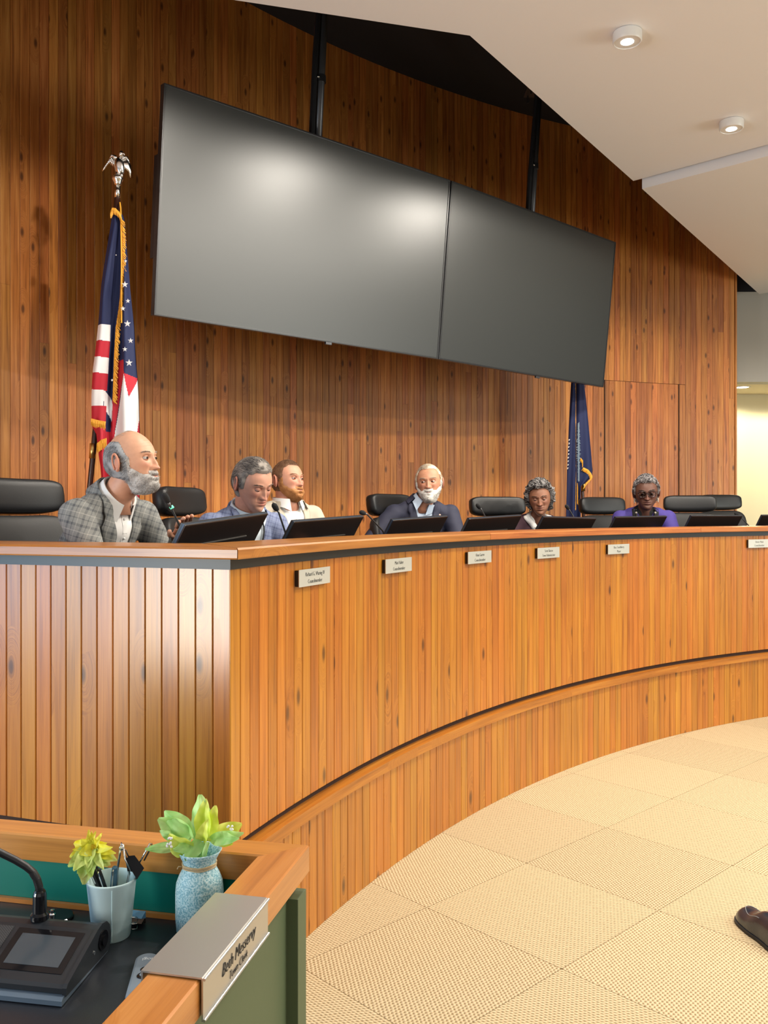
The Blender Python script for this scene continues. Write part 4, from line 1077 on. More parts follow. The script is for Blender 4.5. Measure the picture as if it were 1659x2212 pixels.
# remote
rc = atz(311, 2098, ZS+.008); rc.z = ZS
rx = Vector((.985, .13, 0)).normalized(); ry = Vector((-.13, .985, 0)); RR = Matrix((rx, ry, Vector((0, 0, 1)))).transposed()
root = empty('presenter_remote', rc, 'grey-blue presenter remote with round buttons lying beside pine rim', 'remote')
M['remote'] = plain('remote', (.20, .25, .31), .4)
mb = MB(); out = []
for k in range(24):
    a = math.pi*k/23; out.append((.0195*math.cos(a), .035+.0195*math.sin(a)))
for k in range(24):
    a = math.pi+math.pi*k/23; out.append((.0185*math.cos(a), -.075+.0185*math.sin(a)))
n = len(out); lv = [(.96, .0), (1, .003), (1, .008), (.93, .0115), (.75, .013)]
mb.add([rc+RR @ Vector((x*s, (y+.02)*(1-(1-s)*.25)-.02, z)) for s, z in lv for x, y in out], [(i*n+k, i*n+(k+1) % n, (i+1)*n+(k+1) % n, (i+1)*n+k) for i in range(len(lv)-1) for k in range(n)]+[tuple(range(n))[::-1], tuple(range((len(lv)-1)*n, len(lv)*n))])
mb.build('remote_body', M['remote'], root, smooth=False)
for y, r, nm in ((-.004, .0068, 'play_button'), (-.024, .0098, 'select_button')):
    mb = MB(); q = rc+RR @ Vector((.0015, y, .013)); mb.lathe([(r, 0), (r, .001), (r*.85, .0018), (0, .0012)], c=q, n=24); mb.build(nm, M['black_gloss'], root)
mb = MB(); q = rc+RR @ Vector((.0015, -.024, .0148)); mb.lathe([(.0055, 0), (.0055, .0006), (0, .0006)], c=q, n=20); mb.build('button_ring', M['remote'], root)
mb = MB(); q = rc+RR @ Vector((.0015, -.004, .0150)); mb.add([q+RR @ Vector(p) for p in ((.0022, .0022, 0), (.0022, -.0022, 0), (-.0022, 0, 0))], [(0, 1, 2)]); mb.build('icon', M['white_gloss'], root)
q = rc+RR @ Vector((.0015, .030, .0134)); text('logi', .0125, plain('logo_ink', (.75, .8, .85), .5), root, q-world_loc(root), (0, 0, math.atan2(rx.y, rx.x)+math.pi), ext=.0001)

# ---- black shoe at the right edge
M['shoe'] = plain('shoe', (.008, .016, .030), .25, spec=.6, coat=.25, bump=.3, bscale=160)
M['sole'] = plain('sole', (.012, .012, .012), .6)
tp = Vector((1.318, 3.245, 0)); ah = Vector((.13, -.99, 0)).normalized(); sd = Vector((-ah.y, ah.x, 0))
root = empty('leather_shoe', tp+ah*.15, 'black leather loafer on beige carpet at the right picture edge', 'shoe')
def shoe_rows(hfun, lift, grow=0.0):
    rows = []
    for i in range(31):
        t = i/30; L = .295*t
        wd = .050*(1-(1-min(1, t/.30))**2.4)**.5*(1-.16*sst(.4, .65, t))*(1-(max(0, t-.9)/.1)**2*.5)+grow
        if t == 0: wd = .004
        h = hfun(t); row = []
        for k in range(25):
            a = math.pi*k/24; cx_ = math.cos(a); row.append(tp+ah*(L-.0)+sd*(cx_*wd)+Vector((0, 0, lift+h*math.sin(a)**.75)))
        rows.append(row)
    return rows
mb = MB(); mb.grid(shoe_rows(lambda t: .022+.032*float(sst(0, .18, t))+.035*float(sst(.3, .6, t)), .014)); mb.build('upper', M['shoe'], root, smooth=True)
mb = MB(); rows = shoe_rows(lambda t: 0, 0, .005)
pts = [r[0] for r in rows]+[r[-1] for r in rows][::-1]
mb.prism([(p.x, p.y) for p in pts], 0.006, .017); mb.build('sole', M['sole'], root)
mb = MB(); st = []
for k in range(41):
    a = math.pi*(k/40); x_ = math.cos(a)*.034; t = .09+.16*(1-math.sin(a))*1.0 if False else None
    l = .045+.13*(1-math.sin(a)**.8); st.append(tp+ah*l+sd*x_+Vector((0, 0, .014+(.022+.032*float(sst(0, .18, l/.295))+.035*float(sst(.3, .6, l/.295)))*max(0, 1-(x_/.05)**2)**.38+.0005)))
mb.tube(st, .0012, 5); mb.build('stitching', plain('stitching', (.25, .25, .25), .6), root, smooth=True)

# ================================================================ PEOPLE
def skin_mat(name, col, red, dark):
    m, nt, b = new_mat(name); L = nt.links.new
    at_ = nt.nodes.new('ShaderNodeAttribute'); at_.attribute_name = 'tone'
    sp = nt.nodes.new('ShaderNodeSeparateColor'); L(at_.outputs['Color'], sp.inputs[0])
    tc = nt.nodes.new('ShaderNodeTexCoord'); n = node(nt, 'ShaderNodeTexNoise', Scale=60.0, Detail=4.0); L(tc.outputs['Object'], n.inputs['Vector'])
    m1 = nt.nodes.new('ShaderNodeMix'); m1.data_type = 'RGBA'; m1.inputs['A'].default_value = (*col, 1); m1.inputs['B'].default_value = (*red, 1); L(sp.outputs[0], m1.inputs['Factor'])
    m2 = nt.nodes.new('ShaderNodeMix'); m2.data_type = 'RGBA'; L(m1.outputs['Result'], m2.inputs['A']); m2.inputs['B'].default_value = (*dark, 1); L(sp.outputs[1], m2.inputs['Factor'])
    hs = nt.nodes.new('ShaderNodeHueSaturation'); L(m2.outputs['Result'], hs.inputs['Color']); L(math_n(nt, 'ADD', math_n(nt, 'MULTIPLY', n.outputs['Fac'], .24), .88), hs.inputs['Value'])
    L(hs.outputs[0], b.inputs['Base Color']); b.inputs['Roughness'].default_value = .48; b.inputs['Specular IOR Level'].default_value = .4
    bp = node(nt, 'ShaderNodeBump', Strength=.12, Distance=.002); L(n.outputs['Fac'], bp.inputs['Height']); L(bp.outputs[0], b.inputs['Normal'])
    return m
def hair_mat(name, c1, c2, rough=.55):
    m, nt, b = new_mat(name); L = nt.links.new
    at_ = nt.nodes.new('ShaderNodeAttribute'); at_.attribute_name = 'shade'
    mx = nt.nodes.new('ShaderNodeMix'); mx.data_type = 'RGBA'; mx.inputs['A'].default_value = (*c1, 1); mx.inputs['B'].default_value = (*c2, 1)
    sp = nt.nodes.new('ShaderNodeSeparateColor'); L(at_.outputs['Color'], sp.inputs[0]); L(math_n(nt, 'POWER', sp.outputs[0], 1.4), mx.inputs['Factor'])
    L(mx.outputs['Result'], b.inputs['Base Color']); b.inputs['Roughness'].default_value = rough; b.inputs['Specular IOR Level'].default_value = .3
    return m
def check_mat(name, base, dark, light, period, fine=True, rough=.85):
    """woven check that follows the cloth in its own coordinates"""
    m, nt, b = new_mat(name); L = nt.links.new
    tc = nt.nodes.new('ShaderNodeTexCoord'); mp = nt.nodes.new('ShaderNodeMapping'); mp.inputs['Rotation'].default_value = (.1, -.25, .35); L(tc.outputs['Object'], mp.inputs[0])
    ns = node(nt, 'ShaderNodeTexNoise', Scale=9.0); L(tc.outputs['Object'], ns.inputs['Vector'])
    va = nt.nodes.new('ShaderNodeVectorMath'); va.operation = 'SCALE'; va.inputs['Scale'].default_value = .012; L(ns.outputs['Color'], va.inputs[0])
    vb = nt.nodes.new('ShaderNodeVectorMath'); L(mp.outputs[0], vb.inputs[0]); L(va.outputs[0], vb.inputs[1])
    sp = nt.nodes.new('ShaderNodeSeparateXYZ'); L(vb.outputs[0], sp.inputs[0])
    h = math_n(nt, 'ADD', sp.outputs[0], math_n(nt, 'MULTIPLY', sp.outputs[1], .6))
    def stripes(x, per, wdt, ph=0.0):
        f = math_n(nt, 'FRACT', math_n(nt, 'ADD', math_n(nt, 'DIVIDE', x, per), ph)); return math_n(nt, 'LESS_THAN', f, wdt)
    dsum = math_n(nt, 'ADD', stripes(h, period, .16), stripes(h, period, .07, .62)); dsum = math_n(nt, 'ADD', dsum, stripes(sp.outputs[2], period*1.15, .14)); dsum = math_n(nt, 'ADD', dsum, stripes(sp.outputs[2], period*1.15, .06, .6))
    mx = nt.nodes.new('ShaderNodeMix'); mx.data_type = 'RGBA'; mx.inputs['A'].default_value = (*base, 1); mx.inputs['B'].default_value = (*dark, 1); L(math_n(nt, 'MULTIPLY', dsum, .45), mx.inputs['Factor'])
    ls = math_n(nt, 'ADD', stripes(h, period, .05, .32), stripes(sp.outputs[2], period*1.15, .05, .3))
    m2 = nt.nodes.new('ShaderNodeMix'); m2.data_type = 'RGBA'; L(mx.outputs['Result'], m2.inputs['A']); m2.inputs['B'].default_value = (*light, 1); L(math_n(nt, 'MULTIPLY', ls, .5), m2.inputs['Factor'])
    nf = node(nt, 'ShaderNodeTexNoise', Scale=420.0); L(tc.outputs['Object'], nf.inputs['Vector'])
    hs = nt.nodes.new('ShaderNodeHueSaturation'); L(m2.outputs['Result'], hs.inputs['Color']); L(math_n(nt, 'ADD', math_n(nt, 'MULTIPLY', nf.outputs['Fac'], .5), .75), hs.inputs['Value'])
    L(hs.outputs[0], b.inputs['Base Color']); b.inputs['Roughness'].default_value = rough
    bp = node(nt, 'ShaderNodeBump', Strength=.25, Distance=.001); L(nf.outputs['Fac'], bp.inputs['Height']); L(bp.outputs[0], b.inputs['Normal'])
    return m
def G(x, z, cx, cz_, sx, sz): return np.exp(-((x-cx)/sx)**2-((z-cz_)/sz)**2)
NC, NR = 132, 120
def head_points(p):
    """the head surface as a grid: rows bottom to crown, columns round, front at the middle column; local +y is the face"""
    t = np.linspace(-1, 1, NC+1)[:-1]; az = math.pi*(.42*t+.58*t**3)
    e = np.linspace(-math.pi/2, math.pi/2, NR); A, E = np.meshgrid(az, e)
    sg = lambda v, q: np.sign(v)*np.abs(v)**q
    nx = np.cos(E)*np.sin(A); ny = np.cos(E)*np.cos(A); nz = np.sin(E)
    z = np.where(nz > 0, .112*nz, .126*nz)
    x = .0765*sg(nx, .93); y = np.where(ny > 0, .090*sg(ny, .9), .102*ny)
    k = sst(0, .115, -z-.008)
    x = x*(1-p.get('taper', .30)*k); back = np.clip(-ny, 0, 1)
    y = y+.034*k; y = y*(1-.42*k*back)
    fr = sst(.05, .5, ny)
    # skull shape
    x = x*(1+.05*np.exp(-((z-.045)/.05)**2)); y = y-.006*sst(.05, .11, z)*fr
    d = np.zeros_like(x); ax = np.abs(x)
    d += .0045*G(ax, z, .030, .024, .020, .008)+.002*G(x, z, 0, .03, .02, .02)
    d -= .0125*G(ax, z, .030, .006, .015, .0095)
    d -= .003*G(x, z, 0, .012, .010, .010)
    nb = np.clip((.014-z)/.046, 0, 1)*(z > -.038)                  # bridge to tip
    d += (.006+.018*nb**1.3)*np.exp(-(x/(.0065+.004*nb))**2)*sst(.030, .012, z)*sst(-.046, -.034, z)*p.get('nose', 1.0)
    d += .010*G(ax, z, .0115, -.031, .0065, .0075)*p.get('nose', 1.0)
    d += .006*G(ax, z, .040, -.018, .018, .016)*p.get('cheek', 1.0)
    d -= .003*G(ax, z, .026, -.040, .006, .014)
    d += .0065*G(x, z, 0, -.052, .022, .0060)*p.get('lip', 1.0)
    d -= .0055*G(x, z, 0, -.0585, .021, .0022)
    d += .0070*G(x, z, 0, -.0650, .018, .0060)*p.get('lip', 1.0)
    d -= .0045*G(x, z, 0, -.077, .02, .006)
    d += .012*G(x, z, 0, -.100, .024, .018)*p.get('chin', 1.0)
    d += p.get('jowl', 0)*.010*G(ax, z, .045, -.075, .02, .022)
    if p.get('open', 0): d -= p['open']*.010*G(x, z, 0, -.0585, .013, .0035)
    y = y+d*fr
    tone_r = np.clip(.75*G(x, z, 0, -.052, .020, .0045)+.8*G(x, z, 0, -.065, .017, .005)+.30*G(ax, z, .04, -.02, .02, .018)+.35*G(x, z, 0, -.03, .012, .012), 0, 1)*fr
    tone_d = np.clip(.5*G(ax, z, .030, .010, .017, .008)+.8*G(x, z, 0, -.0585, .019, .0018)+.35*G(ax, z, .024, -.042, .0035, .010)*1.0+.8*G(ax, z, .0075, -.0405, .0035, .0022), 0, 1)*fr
    for q in range(p.get('wrinkle', 0)):
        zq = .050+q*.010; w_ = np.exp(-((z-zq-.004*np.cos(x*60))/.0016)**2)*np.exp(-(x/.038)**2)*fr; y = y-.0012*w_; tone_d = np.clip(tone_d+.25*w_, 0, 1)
    return np.stack([x, y, z], -1), tone_r, tone_d, A, E
def set_attr(me, name, vals):
    a = me.color_attributes.new(name, 'FLOAT_COLOR', 'POINT'); arr = np.ones((len(me.vertices), 4), np.float32); v = np.asarray(vals, np.float32)
    arr[:, :v.shape[1]] = v; a.data.foreach_set('color', arr.ravel())
def grid_faces(nr, nc, off=0, wrap=True):
    return [(off+i*nc+j, off+i*nc+(j+1) % nc, off+(i+1)*nc+(j+1) % nc, off+(i+1)*nc+j) for i in range(nr-1) for j in range(nc if wrap else nc-1)]
def remesh(mb, name, voxel, sm=8, wrinkles=0.0, seed=0):
    """fuse overlapping solids into one continuous surface"""
    me = bpy.data.meshes.new('tmp'); me.from_pydata([tuple(v) for v in mb.v], [], mb.f)
    bm = bmesh.new(); bm.from_mesh(me); bmesh.ops.recalc_face_normals(bm, faces=bm.faces[:]); bm.to_mesh(me); bm.free()
    o = bpy.data.objects.new('tmp', me); COL.objects.link(o)
    m = o.modifiers.new('r', 'REMESH'); m.mode = 'VOXEL'; m.voxel_size = voxel
    s = o.modifiers.new('s', 'SMOOTH'); s.factor = .6; s.iterations = sm
    dg = bpy.context.evaluated_depsgraph_get(); out = bpy.data.meshes.new_from_object(o.evaluated_get(dg)); bpy.data.objects.remove(o)
    if wrinkles:
        n_ = [v.normal.copy() for v in out.vertices]
        for v, nn in zip(out.vertices, n_):
            q = v.co*9+Vector((seed, 0, 0)); f = noise.noise(Vector((q.x*1.2, q.y*1.2, q.z*.7)))+.5*noise.noise(q*2.6)
            v.co += nn*wrinkles*f
    out.name = name
    return out
def strands(pts, nrms, n, ln, rad, dirf, rng, jit=.35, lift=.3, seg=2):
    """short tapered hairs rooted on given points"""
    V, Fc, Sh = [], [], []
    for _ in range(n):
        i = rng.randrange(len(pts)); p = Vector(pts[i]); nn = Vector(nrms[i]); nn = nn.normalized(); d = dirf(p)+Vector((rng.gauss(0, jit), rng.gauss(0, jit), rng.gauss(0, jit))); d = (d-nn*d.dot(nn)).normalized(); d = (d+nn*lift).normalized()
        l = ln*rng.uniform(.6, 1.2); sd = d.cross(nn)
        sd = sd.normalized() if sd.length > 1e-4 else Vector((1, 0, 0))
        sh = rng.random(); b = len(V); q = p+d*l*.55+nn*l*.05; r = p+d*l-nn*l*.10
        V += [p+sd*rad, p-sd*rad, p+nn*rad*1.4, q+sd*rad*.8, q-sd*rad*.8, q+nn*rad, r]; Sh += [sh]*7
        Fc += [(b, b+3, b+5, b+2), (b+1, b+2, b+5, b+4), (b+3, b+6, b+5), (b+4, b+5, b+6), (b, b+1, b+4, b+3), (b+3, b+4, b+6)]
    return V, Fc, Sh
def make_mesh(name, V, Fc, mats, parent, off, smooth=True, attr=None, attr_name='shade', label=None, mi=None):
    me = bpy.data.meshes.new(name); me.from_pydata([tuple(Vector(v)-off) for v in V], [], Fc)
    for m_ in (mats if isinstance(mats, list) else [mats]): me.materials.append(m_)
    if mi is not None: me.polygons.foreach_set('material_index', mi)
    if smooth: me.polygons.foreach_set('use_smooth', [True]*len(me.polygons))
    if attr is not None: set_attr(me, attr_name, attr)
    o = bpy.data.objects.new(name, me); COL.objects.link(o); o.parent = parent
    if label: o['label'] = label
    return o

def person(P):
    """P: see the list below. Everything is made in world coordinates and stored relative to the person's origin on the platform."""
    rng = random.Random(P['seed']); hs = P.get('hs', 1.0)
    Hc = at(P['head'][0], P['head'][1], P['Y'])
    fy = math.radians(P['yaw']); Rh = Matrix.Rotation(fy-math.pi/2, 3, 'Z') @ Matrix.Rotation(math.radians(P.get('pitch', 0)), 3, 'X') @ Matrix.Rotation(math.radians(P.get('roll', 0)), 3, 'Y')
    by = math.radians(P['body']); Bf = Vector((math.cos(by), math.sin(by), 0)); Bl = Vector((math.sin(by), -math.cos(by), 0))      # forward, person's right
    Bz = Vector((0, 0, 1))
    lean = P.get('lean', .12); drop = P.get('drop', .165)
    lat = P.get('lat', 0.0)
    S = Hc-Bz*drop-Bf*P.get('hfwd', .06)-Bl*lat                          # middle of the shoulder line
    hip = Vector((S.x, S.y, 0))-Bf*lean; hip.z = ZP+.56
    ori = Vector((hip.x, hip.y, ZP))
    root = empty('person', ori, P['label'], 'person', P.get('group'))
    def W(x, y, z, s=hs): return Hc+Rh @ (Vector((x, y, z))*s)
    # ---------- body: head, neck, chest, hands as one mesh
    pts, tr, td, A, E = head_points(P.get('shape', {}))
    V = [W(*p) for p in pts.reshape(-1, 3)]; Fc = grid_faces(NR, NC); T = list(zip(tr.ravel(), td.ravel()))
    def addmb(mb, r=0.0, d=0.0):
        b = len(V); V.extend(mb.v); Fc.extend([tuple(b+i for i in f) for f in mb.f]); T.extend([(r, d)]*len(mb.v))
    nk = MB(); neck_top = W(0, -.012, -.055); neck_r = P.get('neck_r', .058)
    nb_ = S+Bz*.03+Bf*.02
    nk.tube([W(0, -.006, -.02), neck_top, neck_top.lerp(nb_, .5), nb_, nb_-Bz*.06], [neck_r*.90, neck_r*.92, neck_r*.95, neck_r*.98, neck_r*1.0], 28); addmb(nk, .12)
    up_ = P.get('lid_up', .42); lo_ = P.get('lid_lo', -.34)
    for s in (-1, 1):
        ec = Vector((s*.0305, .0735, .0055))
        # lids: two skin caps over the eyeball
        mbl = MB(); R_ = .0137
        for (e0, e1) in ((up_, 1.5), (-1.5, lo_)):
            Pg = [[W(*(ec+Vector((math.cos(e)*math.sin(a), math.cos(e)*math.cos(a), math.sin(e)*.92))*R_*(1.04 if abs(e-(e0 if e0 == up_ else e1)) < .01 else 1))) for a in np.linspace(-1.45, 1.45, 18)] for e in np.linspace(e0, e1, 8)]
            mbl.grid(Pg)
        addmb(mbl, .15, .22)
        # ear: rim, bowl and lobe
        me_ = MB(); c = Vector((s*.0765, -.012, -.006)); ea = Matrix.Rotation(s*math.radians(-22), 3, 'Z')
        ring = []
        for k in range(21):
            a = math.radians(-60+k*300/20); ring.append(W(*(c+ea @ Vector((s*.010*(1+.25*math.sin(a)), -.017*math.cos(a)*-1*-1, .031*math.sin(a)+.002*math.cos(a))))))
        me_.tube(ring, .0042*hs, 8)
        me_.ball(W(*(c+ea @ Vector((s*.003, 0, 0)))), (.006*hs, .017*hs, .029*hs), 14, 10, Rh @ ea)
        me_.ball(W(*(c+ea @ Vector((s*.006, .004, -.026)))), (.0055*hs, .008*hs, .009*hs), 10, 8, Rh)
        me_.ball(W(*(c+ea @ Vector((s*.006, .012, -.004)))), (.005*hs, .005*hs, .008*hs), 10, 8, Rh)
        addmb(me_, .35)
    # arms and hands
    shw = P.get('shw', .185); hands = P.get('hands'); arms = []
    for s in (-1, 1):
        sh = S+Bl*s*shw-Bz*.035
        wr = (S+Bf*.36+Bl*s*.14); wr.z = 1.265
        el = sh.lerp(wr, .42)+Bl*s*.07-Bz*.16; el.z = min(el.z, sh.z-.18)
        if hands and hands.get(s): el, wr = [Vector(q) for q in hands[s](S, Bf, Bl)]
        arms.append((sh, el, wr, s))
        am = MB(); am.tube([S-Bz*.06, sh, el, wr], [.05, .042, .036, .026], 12); addmb(am)
        hm = MB(); d = (wr-el).normalized(); side = Bl*(-s); side = (side-d*side.dot(d)).normalized(); nr = d.cross(side)
        Rm = Matrix((side, d, nr)).transposed()
        hm.ball(wr+d*.048, (.040, .050, .015), 14, 8, Rm); hm.tube([wr-d*.05, wr+d*.02], [.027, .028], 12)
        for k, (off, ln) in enumerate(((-.030, .066), (-.010, .076), (.010, .080), (.029, .070))):
            b = wr+d*.085-side*off*-1; hm.tube([b, b+d*ln*.45-Bz*.004, b+d*ln*.8-Bz*.014, b+d*ln-Bz*.024], [.0095, .009, .008, .006], 8)
        b = wr+d*.03+side*.034; hm.tube([b, b+side*.022+d*.022, b+side*.028+d*.050], [.012, .0105, .0085], 8)
        addmb(hm, .15)
    ch = MB(); ch.tube([nb_-Bz*.02, S.lerp(hip, .3), S.lerp(hip, .65), hip], [.05, .09, .09, .10], 16); addmb(ch)
    make_mesh('body', V, Fc, P['skin'], root, ori, attr=T, attr_name='tone')
    # eyes
    for s in (-1, 1):
        mb = MB(); ec = Vector((s*.0305, .0735, .0055)); mb.ball(W(*ec), .0130*hs, 20, 14)
        g = Rh @ Vector((P.get('gaze', 0), 1, P.get('gaze_z', 0))).normalized(); q = g.to_track_quat('Z', 'Y').to_matrix()
        mb.lathe([(0, .0131*hs), (.0058*hs, .0121*hs), (.0061*hs, .0112*hs)][::-1], c=W(*ec), M=q, n=18, mi=1)
        mb.lathe([(0, .01335*hs), (.0027*hs, .0130*hs)][::-1], c=W(*ec), M=q, n=14, mi=2)
        mb.build('eye', [M['eye_white'], P.get('iris', M['iris_brown']), M['pupil']], root, smooth=True)
    # ---------- hair and beard from masks on the head grid
    flat = pts.reshape(-1, 3); X, Yv, Z = flat[:, 0], flat[:, 1], flat[:, 2]
    cen = np.array([0, 0, .01]); nrm = flat-cen; nrm /= np.linalg.norm(nrm, axis=1)[:, None]
    def fuzz(mask, thick, name, mat, count, ln, rad, dirf, lab=None, lump=.3, jit=.35, lift=.3, curls=0, curl_r=.007):
        m_ = mask.reshape(NR, NC); V2, F2, Sh = [], [], []; idx = {}
        ns_ = np.array([noise.noise(Vector(q)*45) for q in flat]) if lump else np.zeros(len(flat))
        for i in range(NR-1):
            for j in range(NC):
                q = (i*NC+j, i*NC+(j+1) % NC, (i+1)*NC+(j+1) % NC, (i+1)*NC+j)
                if max(mask[k] for k in q) > .30:
                    f = []
                    for k in q:
                        if k not in idx:
                            t = float(np.clip(mask[k], 0, 1)); idx[k] = len(V2)
                            V2.append(W(*(flat[k]+nrm[k]*(thick*t*(1+lump*ns_[k])-.001*(t < .05))))); Sh.append((.5+.5*ns_[k],))
                        f.append(idx[k])
                    F2.append(tuple(f))
        pool = [k for k in range(len(flat)) if mask[k] > .10 and (mask[k] > .5 or k % 2)]
        if pool and count:
            pp = [flat[k]+nrm[k]*thick*.85*min(1, mask[k]) for k in pool]; nn = [nrm[k] for k in pool]
            v, f, s_ = strands(pp, nn, count, ln, rad, dirf, rng, jit, lift)
            b = len(V2); V2 += [W(*q) for q in v]; F2 += [tuple(b+i for i in g) for g in f]; Sh += [(q,) for q in s_]
        for _ in range(curls):
            k = rng.choice(pool); c = flat[k]+nrm[k]*thick*rng.uniform(.7, 1.15); r0 = curl_r*rng.uniform(.6, 1.25); sh = rng.random()
            ax1 = Vector((rng.gauss(0, 1), rng.gauss(0, 1), rng.gauss(0, 1))).normalized(); q = ax1.to_track_quat('Z', 'Y').to_matrix()
            mb = MB(); mb.tube([W(*(Vector(c)+q @ Vector((math.cos(a)*r0, math.sin(a)*r0, a*.0007)))) for a in np.linspace(0, 5.6, 9)], r0*.32*hs, 5)
            b = len(V2); V2 += mb.v; F2 += [tuple(b+i for i in g) for g in mb.f]; Sh += [(sh,)]*len(mb.v)
        return make_mesh(name, V2, F2, mat, root, ori, attr=Sh, attr_name='shade', label=lab) if V2 else None
    for h in P.get('fuzz', []):
        fuzz(h['mask'](X, Yv, Z), h['thick'], h['name'], h['mat'], h.get('n', 2500), h.get('len', .016), h.get('rad', .0005), h.get('dir', lambda p: Vector((0, -1, -.3))), None, h.get('lump', .3), h.get('jit', .35), h.get('lift', .3), h.get('curls', 0), h.get('curl_r', .007))
    # eyebrows
    bv, bf, bs = [], [], []
    for s in (-1, 1):
        pp, nn = [], []
        for k in range(14):
            t = k/13; x = s*(.014+.034*t); z = .0262+.0045*math.sin(t*2.3)-.004*t; y = .0895-.011*t*t-.0045*t; pp.append(Vector((x, y, z))); nn.append(Vector((s*.2*t, 1, .2)))
        v, f, q = strands(pp, nn, P.get('brow_n', 90), .011, .0006, lambda p: Vector((s*1.0, 0, .25)), rng, .22, .15); b = len(bv); bv += [W(*x) for x in v]; bf += [tuple(b+i for i in g) for g in f]; bs += [(x,) for x in q]
    make_mesh('eyebrows', bv, bf, P['brow'], root, ori, attr=bs)
    # ---------- clothes
    th = P.get('girth', 1.0)
    sp_dir = (S-hip).normalized()
    def tor(extra=0.0):
        mb = MB(); Rb = Matrix((Bl, Bf, Bz)).transposed(); tilt = Bz.rotation_difference(sp_dir).to_matrix(); Rt = tilt @ Rb
        L_ = (S-hip).length
        for f, rx, ry, rz in ((.0, .17, .125, .12), (.22, .165*th, .128*th, .13), (.45, .165*th, .125*th, .14), (.68, .168, .118, .14), (.84, .160, .105, .10)):
            mb.ball(hip+sp_dir*L_*f, (rx+extra, ry+extra, rz), 24, 16, Rt)
        mb.tube([S-Bl*(shw-.02)-Bz*.045, S-Bl*.10-Bz*.01, S-Bz*.0, S+Bl*.10-Bz*.01, S+Bl*(shw-.02)-Bz*.045], [.058+extra, .062+extra, .066+extra, .062+extra, .058+extra], 16)
        mb.tube([S-Bl*.09-Bz*.005, S+Bz*.035-Bf*.015, S+Bl*.09-Bz*.005], [.050, .055+extra*.4, .050], 14)
        return mb
    jk = tor()
    for sh, el, wr, s in arms:
        d = (wr-el).normalized()
        jk.ball(sh, .066, 16, 12); jk.tube([sh, sh.lerp(el, .5), el], [.064, .057, .050], 16); jk.ball(el, .051, 16, 12); jk.tube([el, wr-d*.015], [.050, .039], 16)
    me = remesh(jk, 'jacket', .0095, 7, P.get('wrinkle_amp', .004), P['seed'])
    Tn = S+Bz*.035+Bf*.075                                                 # throat
    cz_ = -sp_dir
    def cc_(p): d = p-Tn; return d.dot(Bl), d.dot(cz_), d.dot(Bf)           # across, down, forward
    bm = bmesh.new(); bm.from_mesh(me)
    vt = P.get('vee', (.062, .36))                                         # half width at the throat, depth of the V
    for s in (-1, 1):
        a, b = Tn+Bl*s*vt[0], Tn+cz_*vt[1]; nn = (b-a).cross(Bf).normalized()
        bmesh.ops.bisect_plane(bm, geom=bm.verts[:]+bm.edges[:]+bm.faces[:], plane_co=a, plane_no=nn)
    shirt, keep = [], []
    for f in bm.faces:
        x, dn, fw = cc_(f.calc_center_median())
        inside = fw > -.075 and dn < vt[1] and abs(x) < vt[0]*(1-dn/vt[1])+1e-5
        if inside and dn > -.08: shirt.append(f)
    sv = {}
    for f in shirt:
        for v in f.verts: sv[v] = 1
    sverts = list(sv); im = {v: i for i, v in enumerate(sverts)}
    V2 = [v.co.copy()-v.normal*.002 for v in sverts]; F2 = [tuple(im[v] for v in f.verts) for f in shirt]
    if P.get('open_collar', True):     # bare throat above the first button
        pass
    if F2: make_mesh('shirt', V2, F2, P['shirt'], root, ori)
    bvh = BVHTree.FromBMesh(bm)
    bmesh.ops.delete(bm, geom=shirt, context='FACES')
    me2 = bpy.data.meshes.new('jacket'); bm.to_mesh(me2); bm.free()
    for v in me2.vertices: v.co -= ori
    me2.materials.append(P['jacket']); me2.polygons.foreach_set('use_smooth', [True]*len(me2.polygons))
    o = bpy.data.objects.new(P.get('top_name', 'jacket'), me2); COL.objects.link(o); o.parent = root
    sol = o.modifiers.new('thickness', 'SOLIDIFY'); sol.thickness = .005; sol.offset = -1
    def on_front(x, dn, lift):
        p0 = Tn+Bl*x+cz_*dn+Bf*.4; hit = bvh.ray_cast(p0, -Bf, .8)
        q = hit[0] if hit[0] is not None else Tn+Bl*x+cz_*dn
        return q+Bf*lift
    # lapels
    if P.get('lapels', True):
        for s in (-1, 1):
            mb = MB(); rows = []
            for i in range(19):
                t = i/18; x0 = vt[0]*(1-t)*s; wdt = (.030+.034*math.sin(min(1, t/.34)*math.pi/2) if t < .34 else .064*(1-(t-.34)/.66)**.8+.003)
                if .22 < t < .30: wdt -= .014
                rows.append([on_front(x0+s*wdt*k/4, -.01+vt[1]*t*.99, .004+.005*math.sin(k/4*math.pi/2)) for k in range(5)])
            mb.grid(rows); mb.build('lapel', P['lapel'], root, smooth=True, recalc=True)
            # solid look: slight thickness
            lo = [c for c in COL.objects if c.parent == root and c.name.startswith('lapel')][-1]
            sm_ = lo.modifiers.new('thickness', 'SOLIDIFY'); sm_.thickness = .003; sm_.offset = 0
    # collars
    def collar(nm, mat, r0, r1, h, fl, gap, down, point=0.0, base=None):
        ax = (neck_top-nb_).normalized(); c0_ = base if base is not None else nb_+ax*.012
        fw = (Bf-ax*Bf.dot(ax)).normalized(); rt = ax.cross(fw)*-1
        mb = MB(); rows = []; n_ = 40
        for i in range(n_+1):
            a = math.radians(gap)+(math.tau-2*math.radians(gap))*i/n_; d = fw*math.cos(a)+rt*math.sin(a)
            f = max(0, math.cos(a))**2
            tilt = -ax*.012*math.cos(a)*-1
            rows.append([c0_+d*(r0+.004)-ax*.02+tilt*-1, c0_+d*r0+ax*h*(1-.25*f)+tilt*-1, c0_+d*(r0+.005)+ax*(h*(1-.25*f)+.002)+tilt*-1, c0_+d*(r1+.01*f)-ax*(down+point*f**2)+tilt*-1])
